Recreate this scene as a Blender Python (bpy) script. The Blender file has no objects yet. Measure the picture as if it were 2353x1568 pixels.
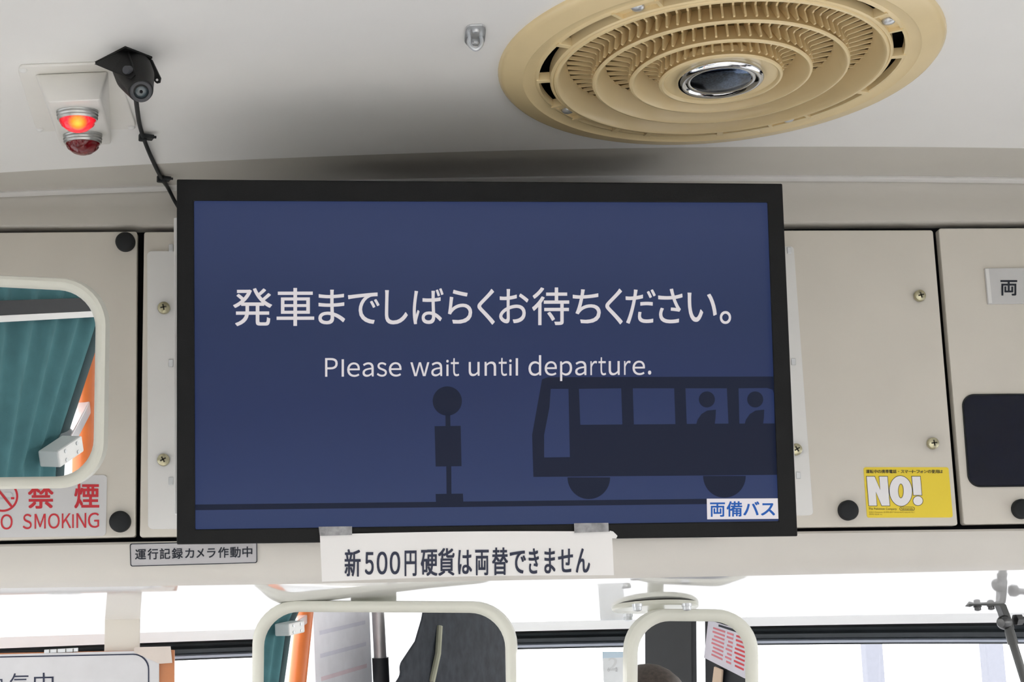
import bpy, bmesh, math
from mathutils import Vector, Matrix
R = math.radians

# ------------------------------------------------------------------ camera
CZ = 1.75                         # eye height above the bus floor
F = 3800.0                        # focal length in pixels of a 2353 px wide frame
YAW, PITCH, ROLL = R(6.4595), R(11.588), R(-1.8546)
fw = Vector((math.sin(YAW)*math.cos(PITCH), math.cos(YAW)*math.cos(PITCH), math.sin(PITCH)))
rt = Vector((math.cos(YAW), -math.sin(YAW), 0))
up = rt.cross(fw)
rt, up = rt*math.cos(ROLL)+up*math.sin(ROLL), up*math.cos(ROLL)-rt*math.sin(ROLL)
EYE = Vector((0, 0, CZ))
sc = bpy.context.scene
cd = bpy.data.cameras.new('camera'); cam = bpy.data.objects.new('camera', cd)
sc.collection.objects.link(cam); sc.camera = cam
cd.sensor_width = 36.0; cd.lens = F/2353*36.0; cd.clip_start = 0.02
cam.matrix_world = Matrix(((rt.x, up.x, -fw.x, EYE.x), (rt.y, up.y, -fw.y, EYE.y), (rt.z, up.z, -fw.z, EYE.z), (0, 0, 0, 1)))

# ------------------------------------------------------------------ sky, daylight, exposure
sc.view_settings.view_transform = 'Standard'; sc.view_settings.look = 'None'
sc.view_settings.gamma = 1.0; sc.view_settings.use_curve_mapping = False
sc.view_settings.exposure = 0.0
world = bpy.data.worlds.new('overcast_sky'); sc.world = world; world.use_nodes = True
bg = world.node_tree.nodes['Background']
bg.inputs['Color'].default_value = (1.0, 0.99, 0.97, 1); bg.inputs['Strength'].default_value = 5.5
sc.cycles.use_denoising = True
sc.cycles.max_bounces = 14; sc.cycles.diffuse_bounces = 8; sc.cycles.glossy_bounces = 6
sc.cycles.transparent_max_bounces = 16; sc.cycles.transmission_bounces = 8
sc.cycles.sample_clamp_indirect = 8.0
sc.cycles.caustics_reflective = False; sc.cycles.caustics_refractive = False

XL, XR, YB_, YF = -0.85, 1.57, -7.0, 3.0     # inside faces of the bus body

# ------------------------------------------------------------------ projection helpers
CXP, CYP = 1176.5, 784.0
def ray(p):
    return (rt*((p[0]-CXP)/F) - up*((p[1]-CYP)/F) + fw).normalized()
def on_plane(p, P, n):
    d = ray(p); return EYE + d*((P-EYE).dot(n)/d.dot(n))
def on_y(p, Y):
    d = ray(p); return EYE + d*(Y/d.y)
def plane_map(P, n, off=0.0):
    n = n.normalized()
    P2 = P + n*off
    return lambda x, y: on_plane((x, y), P2, n)

# ------------------------------------------------------------------ materials
MATS = {}
def mat(name, col, rough=.5, metal=0.0, spec=.5, coat=0.0, var=.04, scale=30.0, bump=0.0, bscale=200.0, emit=None, estr=0.0, trans=0.0, ior=1.45):
    m = bpy.data.materials.new(name); m.use_nodes = True; nt = m.node_tree
    b = nt.nodes['Principled BSDF']
    b.inputs['Roughness'].default_value = rough; b.inputs['Metallic'].default_value = metal
    b.inputs['Specular IOR Level'].default_value = spec; b.inputs['Coat Weight'].default_value = coat
    b.inputs['Coat Roughness'].default_value = .06; b.inputs['IOR'].default_value = ior
    b.inputs['Transmission Weight'].default_value = trans
    tc = nt.nodes.new('ShaderNodeTexCoord')
    nz = nt.nodes.new('ShaderNodeTexNoise'); nz.inputs['Scale'].default_value = scale; nz.inputs['Detail'].default_value = 5
    nt.links.new(tc.outputs['Object'], nz.inputs['Vector'])
    rp = nt.nodes.new('ShaderNodeValToRGB')
    rp.color_ramp.elements[0].position = .3; rp.color_ramp.elements[1].position = .7
    rp.color_ramp.elements[0].color = tuple(max(0, c*(1-var)) for c in col)+(1,)
    rp.color_ramp.elements[1].color = tuple(min(1, c*(1+var)) for c in col)+(1,)
    nt.links.new(nz.outputs['Fac'], rp.inputs['Fac']); nt.links.new(rp.outputs['Color'], b.inputs['Base Color'])
    if bump:
        n2 = nt.nodes.new('ShaderNodeTexNoise'); n2.inputs['Scale'].default_value = bscale; n2.inputs['Detail'].default_value = 3
        nt.links.new(tc.outputs['Object'], n2.inputs['Vector'])
        bp = nt.nodes.new('ShaderNodeBump'); bp.inputs['Strength'].default_value = bump; bp.inputs['Distance'].default_value = .001
        nt.links.new(n2.outputs['Fac'], bp.inputs['Height']); nt.links.new(bp.outputs['Normal'], b.inputs['Normal'])
    if emit:
        b.inputs['Emission Color'].default_value = emit+(1,); b.inputs['Emission Strength'].default_value = estr
    MATS[name] = m; return m
def s2l(r, g, b):
    f = lambda c: (c/255/12.92 if c/255 <= .04045 else ((c/255+.055)/1.055)**2.4)
    return (f(r), f(g), f(b))
def emissive(name, col, s=1.0):
    m = mat(name, (.005, .005, .006), rough=.45, spec=.10, var=0, emit=col, estr=s); return m
def glass_mat(name, tint=(1, 1, 1), refl=.06):
    m = bpy.data.materials.new(name); m.use_nodes = True; nt = m.node_tree
    for n in list(nt.nodes): nt.nodes.remove(n)
    o = nt.nodes.new('ShaderNodeOutputMaterial'); mx = nt.nodes.new('ShaderNodeMixShader')
    t = nt.nodes.new('ShaderNodeBsdfTransparent'); g = nt.nodes.new('ShaderNodeBsdfGlossy'); fr = nt.nodes.new('ShaderNodeLayerWeight')
    t.inputs['Color'].default_value = tint+(1,); g.inputs['Roughness'].default_value = .01; fr.inputs['Blend'].default_value = .5
    pw = nt.nodes.new('ShaderNodeMath'); pw.operation = 'POWER'; pw.inputs[1].default_value = 5.0; nt.links.new(fr.outputs['Facing'], pw.inputs[0])
    ma = nt.nodes.new('ShaderNodeMath'); ma.operation = 'MULTIPLY_ADD'; ma.inputs[1].default_value = .85; ma.inputs[2].default_value = .05; nt.links.new(pw.outputs[0], ma.inputs[0])
    nt.links.new(ma.outputs[0], mx.inputs[0]); nt.links.new(t.outputs[0], mx.inputs[1]); nt.links.new(g.outputs[0], mx.inputs[2])
    nt.links.new(mx.outputs[0], o.inputs[0]); MATS[name] = m; return m

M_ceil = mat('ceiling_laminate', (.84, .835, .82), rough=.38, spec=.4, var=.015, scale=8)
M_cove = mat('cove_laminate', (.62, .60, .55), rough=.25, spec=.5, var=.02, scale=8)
M_wall = mat('cream_panel_paint', (.68, .645, .58), rough=.4, spec=.4, var=.025, scale=9, bump=.05, bscale=400)
M_head = mat('header_paint', (.66, .635, .59), rough=.3, spec=.5, var=.03, scale=7)
M_visor = mat('visor_gloss_paint', (.80, .80, .79), rough=.07, spec=.5, coat=1.0, var=.01, scale=6, ior=1.55)
M_strip = mat('windscreen_strip_alloy', (.40, .44, .52), rough=.35)
M_trim = mat('trim_bead_plastic', (.74, .73, .72), rough=.3, var=.01)
M_black = mat('dark_recess', (.012, .012, .014), rough=.8, spec=.1)
M_rubber = mat('black_rubber', (.018, .02, .022), rough=.65, spec=.3, var=.1)
M_gasket = mat('gasket_rubber', (.035, .042, .048), rough=.5, spec=.4, var=.1)
M_bezel = mat('monitor_bezel_plastic', (.007, .0075, .008), rough=.5, spec=.2, var=.06, scale=60, bump=.1, bscale=900)
M_white = mat('white_powder_coat', (.78, .78, .77), rough=.4, var=.01)
M_steel = mat('zinc_steel', (.62, .64, .66), rough=.3, metal=.65, var=.06, scale=90)
M_screw = mat('yellow_zinc_screw', (.55, .52, .36), rough=.3, metal=1.0, var=.15, scale=150)
M_slot = mat('screw_slot_dark', (.05, .045, .03), rough=.6)
M_fan = mat('aged_beige_plastic', (.77, .62, .36), rough=.25, spec=.6, var=.03, scale=20)
M_chrome = mat('chrome', (.80, .82, .85), rough=.06, metal=1.0, var=.02, scale=120)
M_chromedisc = mat('speckled_chrome_disc', (.10, .14, .22), rough=.16, metal=1.0, var=.5, scale=420)
M_lampbase = mat('lamp_housing_plastic', (.80, .785, .75), rough=.4, var=.015)
M_alu = mat('aluminium_rim', (.62, .63, .62), rough=.38, metal=1.0, var=.05, scale=200)
M_redlit = mat('lit_red_lens', (.60, .02, .025), rough=.12, spec=.6, var=.1, scale=160, emit=(1.0, .02, .03), estr=.5)
M_bulb = mat('lamp_filament_glow', (1, .4, .05), rough=.3, var=0, emit=(1.0, .42, .03), estr=2.2)
M_reddark = mat('unlit_red_lens', (.17, .008, .012), rough=.12, spec=.6, coat=.4, var=.3, scale=140)
M_cam = mat('black_camera_metal', (.009, .009, .009), rough=.5, spec=.3, var=.15, scale=120, bump=.15, bscale=900)
M_camring = mat('camera_face_grey', (.05, .052, .06), rough=.4, var=.08)
M_lens = mat('camera_lens_glass', (.05, .07, .08), rough=.1, spec=.8, coat=1.0, var=.2)
M_frame = mat('mirror_frame_plastic', (.66, .66, .585), rough=.35, spec=.5, coat=.2, var=.015)
M_mirror = mat('mirror_silver', (.93, .94, .94), rough=.0, metal=1.0, var=0)
M_paper = mat('white_paper', (.80, .79, .785), rough=.8, spec=.2, var=.012, scale=15)
M_tape = mat('cloudy_tape', (.27, .27, .28), rough=.35, var=.3, scale=160)
M_ink = mat('black_ink', s2l(30, 36, 48), rough=.6, var=0)
M_navyink = mat('navy_ink', s2l(38, 44, 66), rough=.6, var=0)
M_redink = mat('red_ink', s2l(205, 52, 62), rough=.5, var=.03)
M_redpale = mat('faded_red_ink', s2l(208, 120, 130), rough=.6, var=.1)
M_plate = mat('silver_sign_plate', (.60, .60, .60), rough=.35, spec=.5, var=.02)
M_plategrey = mat('greyish_label_film', (.52, .51, .53), rough=.25, spec=.6, coat=.3, var=.04, scale=14)
M_signgrey = mat('grey_white_sticker', (.66, .66, .67), rough=.4, var=.01)
M_yellow = mat('yellow_sticker', s2l(240, 214, 62), rough=.45, var=.01)
M_printwhite = mat('white_print', (.86, .85, .87), rough=.5, var=0)
M_display = mat('dark_acrylic', (.004, .006, .018), rough=.05, spec=.35, coat=0, var=.1)
M_orange = mat('orange_painted_pole', (.60, .15, .035), rough=.35, var=.04)
M_amber = mat('amber_brown_acrylic', (.50, .19, .075), rough=.3, var=.05)
M_teal = mat('teal_curtain_fabric', (.075, .19, .21), rough=.85, spec=.2, var=.12, scale=25, bump=.3, bscale=900)
M_dark = mat('dark_board', (.010, .012, .016), rough=.6, var=.1)
M_coat = mat('black_coat_fabric', (.03, .034, .042), rough=.85, spec=.2, var=.25, scale=35)
M_strap = mat('olive_strap', (.30, .30, .23), rough=.8)
M_floor = mat('pale_floor_vinyl', (.66, .65, .63), rough=.6, var=.15, scale=12)
M_side = mat('side_wall_paint', (.76, .75, .73), rough=.45, var=.02)
M_dash = mat('dashboard_grey', (.25, .25, .26), rough=.6, var=.05)
M_ground = mat('grey_pavement', (.26, .265, .28), rough=.9, var=.08, scale=1.5)
M_column = mat('lavender_concrete', (.205, .215, .255), rough=.9, var=.03)
M_glass = glass_mat('clear_glass')
M_arm = mat('grey_painted_arm', (.07, .072, .07), rough=.4, metal=.3, var=.08)
M_bolt = mat('dark_bolt_steel', (.10, .10, .10), rough=.35, metal=1.0, var=.2)
M_skin = mat('skin', (.62, .42, .33), rough=.5)
M_hair = mat('dark_brown_hair', (.055, .042, .035), rough=.6, var=.4, scale=120)
M_uniform = mat('navy_uniform_cloth', (.03, .035, .06), rough=.8)
M_stickerblue = mat('pale_blue_sticker', (.60, .74, .86), rough=.5, var=.03)
M_stickergrey = mat('pale_grey_print', (.55, .56, .58), rough=.6)
M_tan = mat('tan_pad', (.62, .48, .36), rough=.7)

# ------------------------------------------------------------------ object helpers
def link(o): sc.collection.objects.link(o); return o
def tag(o, label=None, cat=None, group=None, kind=None):
    if label: o['label'] = label
    if cat: o['category'] = cat
    if group: o['group'] = group
    if kind: o['kind'] = kind
    return o
def root(name, loc, label, cat, group=None):
    o = link(bpy.data.objects.new(name, None)); o.location = loc; o.empty_display_size = .05
    o['loc0'] = [0, 0, 0]; del o['loc0']
    return tag(o, label, cat, group)
def adopt(o, parent):
    if parent is not None:
        o.parent = parent
        if parent.type == 'EMPTY': o.matrix_parent_inverse = Matrix.Translation(-Vector(parent.location))
    return o
def mesh(name, verts, faces, m, parent=None, smooth=False, bevel=0, seg=2, angle=35, recalc=True):
    me = bpy.data.meshes.new(name)
    bm = bmesh.new()
    vs = [bm.verts.new(v) for v in verts]
    for f in faces:
        try: bm.faces.new([vs[i] for i in f])
        except ValueError: pass
    if recalc: bmesh.ops.recalc_face_normals(bm, faces=bm.faces)
    if bevel:
        bm.normal_update()
        ed = [e for e in bm.edges if len(e.link_faces) == 2 and e.calc_face_angle(0) > R(angle)]
        bmesh.ops.bevel(bm, geom=ed, offset=bevel, segments=seg, profile=.5, affect='EDGES', clamp_overlap=True)
    if smooth:
        for f in bm.faces: f.smooth = True
        for e in bm.edges:
            if len(e.link_faces) == 2 and e.calc_face_angle(0) > R(42): e.smooth = False
    bm.to_mesh(me); bm.free()
    if m: me.materials.append(m)
    o = link(bpy.data.objects.new(name, me))
    return adopt(o, parent)
def merge(*parts):
    V, Fc = [], []
    for v, f in parts:
        b = len(V); V += list(v); Fc += [tuple(i+b for i in q) for q in f]
    return V, Fc
BOXF = [(0, 1, 3, 2), (4, 6, 7, 5), (0, 4, 5, 1), (2, 3, 7, 6), (0, 2, 6, 4), (1, 5, 7, 3)]
def box(x0, x1, y0, y1, z0, z1):
    return [Vector((x, y, z)) for x in (x0, x1) for y in (y0, y1) for z in (z0, z1)], BOXF
def obox(c, ax, ay, az):      # oriented box: centre + half vectors
    return [c+ax*i+ay*j+az*k for i in (-1, 1) for j in (-1, 1) for k in (-1, 1)], BOXF
def prism(poly, ext):          # planar polygon + extrusion vector
    n = len(poly); V = [Vector(p) for p in poly]+[Vector(p)+ext for p in poly]
    Fc = [tuple(range(n)), tuple(range(2*n-1, n-1, -1))]
    Fc += [(i, (i+1) % n, n+(i+1) % n, n+i) for i in range(n)]
    return V, Fc
def basis(n):
    n = n.normalized(); a = Vector((0, 0, 1)) if abs(n.z) < .9 else Vector((1, 0, 0))
    u = a.cross(n).normalized(); return u, n.cross(u), n
def lathe(prof, C, n, seg=48, a0=0.0, closed=False, uv=None):
    u, v, n = basis(n) if uv is None else (uv[0], uv[1], n.normalized())
    V = []; Fc = []; k = len(prof)
    for i in range(seg):
        a = a0+2*math.pi*i/seg; d = u*math.cos(a)+v*math.sin(a)
        V += [C+d*r+n*h for r, h in prof]
    for i in range(seg):
        j = (i+1) % seg
        for q in range(k if closed else k-1):
            q2 = (q+1) % k
            Fc.append((i*k+q, j*k+q, j*k+q2, i*k+q2))
    if not closed:
        for q, rev in ((0, False), (k-1, True)):
            if prof[q][0] > 1e-6: pass
    return V, Fc
def cyl(C, n, r, h, seg=24, r2=None):
    r2 = r if r2 is None else r2
    u, v, n = basis(n); V = []; 
    for rr, hh in ((r, 0), (r2, h)):
        V += [C+(u*math.cos(2*math.pi*i/seg)+v*math.sin(2*math.pi*i/seg))*rr+n*hh for i in range(seg)]
    Fc = [tuple(range(seg)), tuple(range(2*seg-1, seg-1, -1))]+[(i, (i+1) % seg, seg+(i+1) % seg, seg+i) for i in range(seg)]
    return V, Fc
def spline(pts, n=8):
    P = [Vector(p) for p in pts]; out = []
    for i in range(len(P)-1):
        p0 = P[max(i-1, 0)]; p1 = P[i]; p2 = P[i+1]; p3 = P[min(i+2, len(P)-1)]
        for k in range(n):
            t = k/n
            out.append(.5*((2*p1)+(p2-p0)*t+(2*p0-5*p1+4*p2-p3)*t*t+(3*p1-p0-3*p2+p3)*t**3))
    return out+[P[-1]]
def tube(path, r, seg=10, cap=True):
    V = []; Fc = []; ref = None
    for i, p in enumerate(path):
        t = (path[min(i+1, len(path)-1)]-path[max(i-1, 0)]).normalized()
        if ref is None: u, v, _ = basis(t)
        else:
            u = (ref-t*ref.dot(t)).normalized(); v = t.cross(u)
        ref = u
        rr = r[i] if isinstance(r, (list, tuple)) else r
        V += [p+(u*math.cos(2*math.pi*k/seg)+v*math.sin(2*math.pi*k/seg))*rr for k in range(seg)]
    n = len(path)
    for i in range(n-1):
        Fc += [(i*seg+k, i*seg+(k+1) % seg, (i+1)*seg+(k+1) % seg, (i+1)*seg+k) for k in range(seg)]
    if cap: Fc += [tuple(range(seg-1, -1, -1)), tuple(range((n-1)*seg, n*seg))]
    return V, Fc
def rounded(corners, rad, n=8):
    """2-D rounded polygon: corners list, radius per corner or one."""
    out = []; k = len(corners)
    for i in range(k):
        p = Vector(corners[i]).to_2d(); a = Vector(corners[i-1]).to_2d(); b = Vector(corners[(i+1) % k]).to_2d()
        r = rad[i] if isinstance(rad, (list, tuple)) else rad
        if r <= 0: out.append((p.x, p.y)); continue
        da = (a-p).normalized()*r; db = (b-p).normalized()*r
        for j in range(n+1):
            t = j/n; th = t*math.pi/2
            q = p+da*(1-math.sin(th))+db*(1-math.cos(th))
            out.append((q.x, q.y))
    return out
def circle2(cx, cy, r, n=40, ry=None):
    ry = r if ry is None else ry
    return [(cx+r*math.cos(2*math.pi*i/n), cy+ry*math.sin(2*math.pi*i/n)) for i in range(n)]
def flat(name, loops, mp, m, parent=None):
    """flat print: outer loop + holes in pixel-like 2-D coordinates, laid onto surface mp(x, y)."""
    bm = bmesh.new()
    for lp in loops:
        vs = [bm.verts.new((x, y, 0)) for x, y in lp]
        for i in range(len(vs)): bm.edges.new((vs[i], vs[(i+1) % len(vs)]))
    bmesh.ops.triangle_fill(bm, use_beauty=True, use_dissolve=False, edges=bm.edges[:])
    V = [mp(v.co.x, v.co.y) for v in bm.verts]; bm.verts.index_update()
    Fc = [tuple(v.index for v in f.verts) for f in bm.faces]; bm.free()
    o = mesh(name, V, Fc, m, parent, recalc=False)
    return o
GL = {}
def glyph(ch, off=0.0):
    key = (ch, off)
    if key not in GL:
        cu = bpy.data.curves.new('g', 'FONT'); cu.body = ch; cu.resolution_u = 5; cu.offset = off; cu.fill_mode = 'FRONT'
        o = link(bpy.data.objects.new('g', cu)); bpy.context.view_layer.update()
        dg = bpy.context.evaluated_depsgraph_get(); me = bpy.data.meshes.new_from_object(o.evaluated_get(dg))
        V = [(v.co.x, v.co.y) for v in me.vertices]; Fc = [tuple(p.vertices) for p in me.polygons]
        bpy.data.objects.remove(o); bpy.data.curves.remove(cu); bpy.data.meshes.remove(me)
        GL[key] = (V, Fc)
    return GL[key]
def text_chars(name, items, base, em, mp, m, parent=None, off=0.0):
    """items: (char, x0, x1) in pixels; base(x) the baseline row; em the em height in pixels."""
    V, Fc = [], []
    for ch, x0, x1 in items:
        gv, gf = glyph(ch); a = min(p[0] for p in gv); b = max(p[0] for p in gv)
        for ci, (sx, sy) in enumerate(((0, 0),) if not off else ((-off, -off), (off, -off), (off, off), (-off, off))):
            k = len(V)
            for x, y in gv:
                X = x0+off*em+(x-a)/(b-a)*(x1-x0-2*off*em); P_ = mp(X+sx*em, base(X)-(y+sy)*em); V.append(P_+(EYE-P_).normalized()*(ci*.00009))
            Fc += [tuple(i+k for i in f) for f in gf]
    return mesh(name, V, Fc, m, parent, recalc=False)
def text_quad(name, body, quad, mp, m, parent=None, off=0.0):
    gv, gf = glyph(body); xa = min(p[0] for p in gv); xb = max(p[0] for p in gv); ya = min(p[1] for p in gv); yb = max(p[1] for p in gv)
    V = []
    for x, y in gv:
        s = (x-xa)/(xb-xa); t = (y-ya)/(yb-ya)
        tl, tr, br, bl = quad
        X = (tl[0]*(1-s)+tr[0]*s)*t+(bl[0]*(1-s)+br[0]*s)*(1-t); Y = (tl[1]*(1-s)+tr[1]*s)*t+(bl[1]*(1-s)+br[1]*s)*(1-t)
        V.append(mp(X, Y))
    return mesh(name, V, gf, m, parent, recalc=False)
def plate_px(name, loop, Pmap, ext, m, parent=None, bevel=0, smooth=False):
    V, Fc = prism([Pmap(x, y) for x, y in loop], ext)
    return mesh(name, V, Fc, m, parent, bevel=bevel, smooth=smooth)
NB = Vector((0, -1, 0))              # out of the bulkhead, towards the passengers

# ------------------------------------------------------------------ bus shell
YW = 2.09; YBEND = 1.89; SLOPE = math.tan(R(2.5))
def fit3(pts):
    (x0, y0), (x1, y1), (x2, y2) = pts
    def q(x):
        x = max(-.9, min(1.6, x))
        return y0*(x-x1)*(x-x2)/((x0-x1)*(x0-x2))+y1*(x-x0)*(x-x2)/((x1-x0)*(x1-x2))+y2*(x-x0)*(x-x1)/((x2-x0)*(x2-x1))
    return q
def zx(p, Y): v = on_y(p, Y); return (v.x, v.z)
ztrim = fit3([zx((0, 444), YW), zx((1000, 414), YW), zx((2353, 413), YW)])
zbend = fit3([zx((0, 397), YBEND), zx((900, 354), YBEND), zx((2353, 341), YBEND)])
def zceil(x, y): return zbend(x)+(YBEND-y)*SLOPE
def on_ceil(p):
    d = ray(p); z = CZ+.62
    for _ in range(30):
        t = (z-EYE.z)/d.z; q = EYE+d*t; z = zceil(q.x, q.y)
    return EYE+d*((z-EYE.z)/d.z)
def n_ceil(P):
    e = .002
    a = Vector((2*e, 0, zceil(P.x+e, P.y)-zceil(P.x-e, P.y))); b = Vector((0, 2*e, zceil(P.x, P.y+e)-zceil(P.x, P.y-e)))
    return b.cross(a).normalized()      # points down into the bus
XS = [XL-.05+i*(XR-XL+.1)/40 for i in range(41)]
def loft(name, rows, m, parent=None, smooth=True):
    k = len(rows[0]); V = [Vector(p) for r in rows for p in r]
    Fc = [(i*k+j, i*k+j+1, (i+1)*k+j+1, (i+1)*k+j) for i in range(len(rows)-1) for j in range(k-1)]
    return mesh(name, V, Fc, m, parent, smooth=smooth)
# ventilator position is needed for the hole in the ceiling
FANC = on_ceil((1652, 138)); FANN = n_ceil(FANC); FANR = None
d0 = on_ceil((1143, 140)); d1 = on_ceil((2160, 112)); FANR = (d1-d0).length/2
HOLE = FANR*.88
# ceiling: grid with a round hole under the ventilator
def ceiling():
    bm = bmesh.new()
    ys = [YB_+i*(YBEND-YB_)/30 for i in range(31)]
    loops = []
    hv = [bm.verts.new((FANC.x+HOLE*math.cos(2*math.pi*i/48), FANC.y+HOLE*math.sin(2*math.pi*i/48), 0)) for i in range(48)]
    ov = [bm.verts.new((x, YBEND, 0)) for x in XS]+[bm.verts.new((XS[-1], y, 0)) for y in reversed(ys[:-1])]+[bm.verts.new((x, YB_, 0)) for x in reversed(XS[:-1])]+[bm.verts.new((XS[0], y, 0)) for y in ys[1:-1]]
    ed = [bm.edges.new((l[i], l[(i+1) % len(l)])) for l in (hv, ov) for i in range(len(l))]
    bmesh.ops.triangle_fill(bm, use_beauty=True, use_dissolve=False, edges=ed)
    for x in XS[1:-1]:
        bmesh.ops.bisect_plane(bm, geom=bm.verts[:]+bm.edges[:]+bm.faces[:], plane_co=(x, 0, 0), plane_no=(1, 0, 0), dist=1e-5)
    V = [Vector((v.co.x, v.co.y, zceil(v.co.x, v.co.y))) for v in bm.verts]; bm.verts.index_update()
    Fc = [tuple(v.index for v in f.verts) for f in bm.faces]; bm.free()
    o = mesh('ceiling', V, Fc, M_ceil, smooth=True)
    return tag(o, kind='structure')
ceiling()
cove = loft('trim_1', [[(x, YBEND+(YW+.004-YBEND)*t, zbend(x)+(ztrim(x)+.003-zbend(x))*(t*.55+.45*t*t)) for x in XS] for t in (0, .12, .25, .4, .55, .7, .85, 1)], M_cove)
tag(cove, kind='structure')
def cove_z(x, t): return zbend(x)+(ztrim(x)+.003-zbend(x))*(t*.55+.45*t*t)
def on_cove(p, off=0.0):
    d = ray(p); lo, hi = 0.0, 1.0
    for _ in range(40):
        t = (lo+hi)/2; y = YBEND+(YW+.004-YBEND)*t; q = EYE+d*(y/d.y)
        if q.z < cove_z(q.x, t): lo = t
        else: hi = t
    return q-Vector((0, 0, off))
# bead strip along the top of the bulkhead
V, Fc = [], []
prof = [(0.006, .0035), (-.003, .0035), (-.0065, .001), (-.0065, -.0015), (-.003, -.0035), (.006, -.004)]
for x in XS: V += [Vector((x, YW+a, ztrim(x)+b)) for a, b in prof]
k = len(prof)
for i in range(len(XS)-1): Fc += [(i*k+j, i*k+(j+1) % k, (i+1)*k+(j+1) % k, (i+1)*k+j) for j in range(k)]
tag(mesh('trim_2', V, Fc, M_trim, smooth=True), kind='structure')
# header above the hatches: recessed under the bead, then forward to the hatch plane
zgap_t = fit3([zx((0, 521), YW), zx((1176, 517), YW), zx((2353, 510), YW)])
rows = [[(x, YW+.008, ztrim(x)) for x in XS]]
for t, a in ((.25, .008), (.45, .006), (.7, .002), (.96, 0), (1.0, .004)):
    rows.append([(x, YW+a, ztrim(x)+(zgap_t(x)-ztrim(x))*t) for x in XS])
rows.append([(x, YW+.03, zgap_t(x)) for x in XS])
tag(loft('wall_front', rows, M_head), kind='structure')
# dark back of the hatch compartments
V, Fc = box(XL, XR, YW+.030, YW+.038, CZ+.13, CZ+.62)
tag(mesh('wall_recess', V, Fc, M_black), kind='structure')
# lower header and glossy underside running forward to the windscreen
zgap_b = fit3([zx((0, 1251), YW), zx((1176, 1231), YW), zx((2353, 1215), YW)])
zlip = fit3([zx((0, 1352), YW+.02), zx((1176, 1334), YW+.02), zx((2353, 1310), YW+.02)])
YG = 2.50
zg0 = fit3([zx((0, 1492), YG), zx((1176, 1453), YG), zx((2353, 1432), YG)])
YG2 = YG+.08
zgt = fit3([zx((0, 1490), YG2), zx((1176, 1451), YG2), zx((2353, 1430), YG2)])
zg1 = fit3([zx((0, 1523), YG2), zx((1176, 1480), YG2), zx((2353, 1467), YG2)])
rows = [[(x, YW+.03, zgap_b(x)) for x in XS], [(x, YW+.003, zgap_b(x)) for x in XS], [(x, YW, zgap_b(x)-.003) for x in XS]]
for t, a in ((.3, .0), (.6, .002), (.8, .006), (.92, .012), (1, .022)):
    rows.append([(x, YW+a, zgap_b(x)+(zlip(x)-zgap_b(x))*t) for x in XS])
tag(loft('trim_3', rows, M_head), kind='structure')
def visor_pt(x, t):
    # gently falling underside, then a lip rolled down just before the windscreen rubber
    dz = zg0(x)-zlip(x); y = YW+.022+(YG-.022-YW-.022)*t
    e = max(0.0, (t-.90)/.10)
    return Vector((x, y, zlip(x)-.001*math.sin(min(1, t*12)*math.pi/2)+(dz+.001)*(t*.92+.08*e*e)))
tag(loft('trim_4', [[visor_pt(x, t) for x in XS] for t in (0, .01, .025, .05, .1, .2, .35, .5, .65, .8, .85)], M_visor), kind='structure')
tag(loft('trim_7', [[visor_pt(x, t) for x in XS] for t in (.85, .88, .90, .92, .94, .96, .98, 1)], mat('matte_white_edge', (.88, .89, .89), rough=.6, spec=.2, var=.01)), kind='structure')
def on_visor(p):
    d = ray(p); lo, hi = 1.9, 2.5
    P0 = visor_pt(.2, .1); P1 = visor_pt(.2, 1); 
    x = .2
    for _ in range(20):
        A = visor_pt(x, .06); B = visor_pt(x, .9); n = (B-A).cross(Vector((1, 0, 0)))
        q = EYE+d*((A-EYE).dot(n)/d.dot(n)); x = q.x
    return q
V, Fc = [], []
prof = [(0, 1), (-.012, .97), (-.018, .75), (-.012, .55), (-.018, .35), (-.012, .06), (0, 0), (.03, 0), (.03, 1)]
for x in XS: V += [Vector((x, YG2+a, zg1(x)+(zgt(x)-zg1(x))*b)) for a, b in prof]
k = len(prof)
for i in range(len(XS)-1): Fc += [(i*k+j, i*k+(j+1) % k, (i+1)*k+(j+1) % k, (i+1)*k+j) for j in range(k)]
tag(mesh('trim_5', V, Fc, M_gasket, smooth=True), kind='structure')
V, Fc = [], []
prof = [(-.006, 0), (-.010, -.003), (-.006, -.0065), (.02, -.0075), (.02, 0)]
for x in XS: V += [Vector((x, YG2+a, zg1(x)+b)) for a, b in prof]
k = len(prof)
for i in range(len(XS)-1): Fc += [(i*k+j, i*k+(j+1) % k, (i+1)*k+(j+1) % k, (i+1)*k+j) for j in range(k)]
tag(mesh('trim_6', V, Fc, M_strip, smooth=True), kind='structure')
V, Fc = [], []
for x in XS: V += [Vector((x, YG2+a, zg1(x)+b)) for a, b in ((-.004, -.0066), (-.004, -.0088), (.02, -.0088), (.02, -.0066))]
for i in range(len(XS)-1): Fc += [(i*4+j, i*4+(j+1) % 4, i*4+4+(j+1) % 4, i*4+4+j) for j in range(4)]
tag(mesh('trim_8', V, Fc, M_gasket), kind='structure')
# windscreen glass
def ws(x, t): return Vector((x, YG2+.01+.30*t, zg1(x)-.008+(.86-zg1(x))*t))
tag(loft('window_1', [[ws(x, t) for x in XS] for t in (0, 1)], M_glass, smooth=False), kind='structure')
# outer roof over the windscreen and the roof skin above the ceiling
V, Fc = merge(box(XL-.08, XR+.08, YB_-.1, YG2+.05, CZ+.76, CZ+.80), box(XL-.08, XR+.08, YG2+.025, YG2+.055, CZ+.062, CZ+.80))
tag(mesh('roof', V, Fc, M_white), kind='structure')
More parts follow.
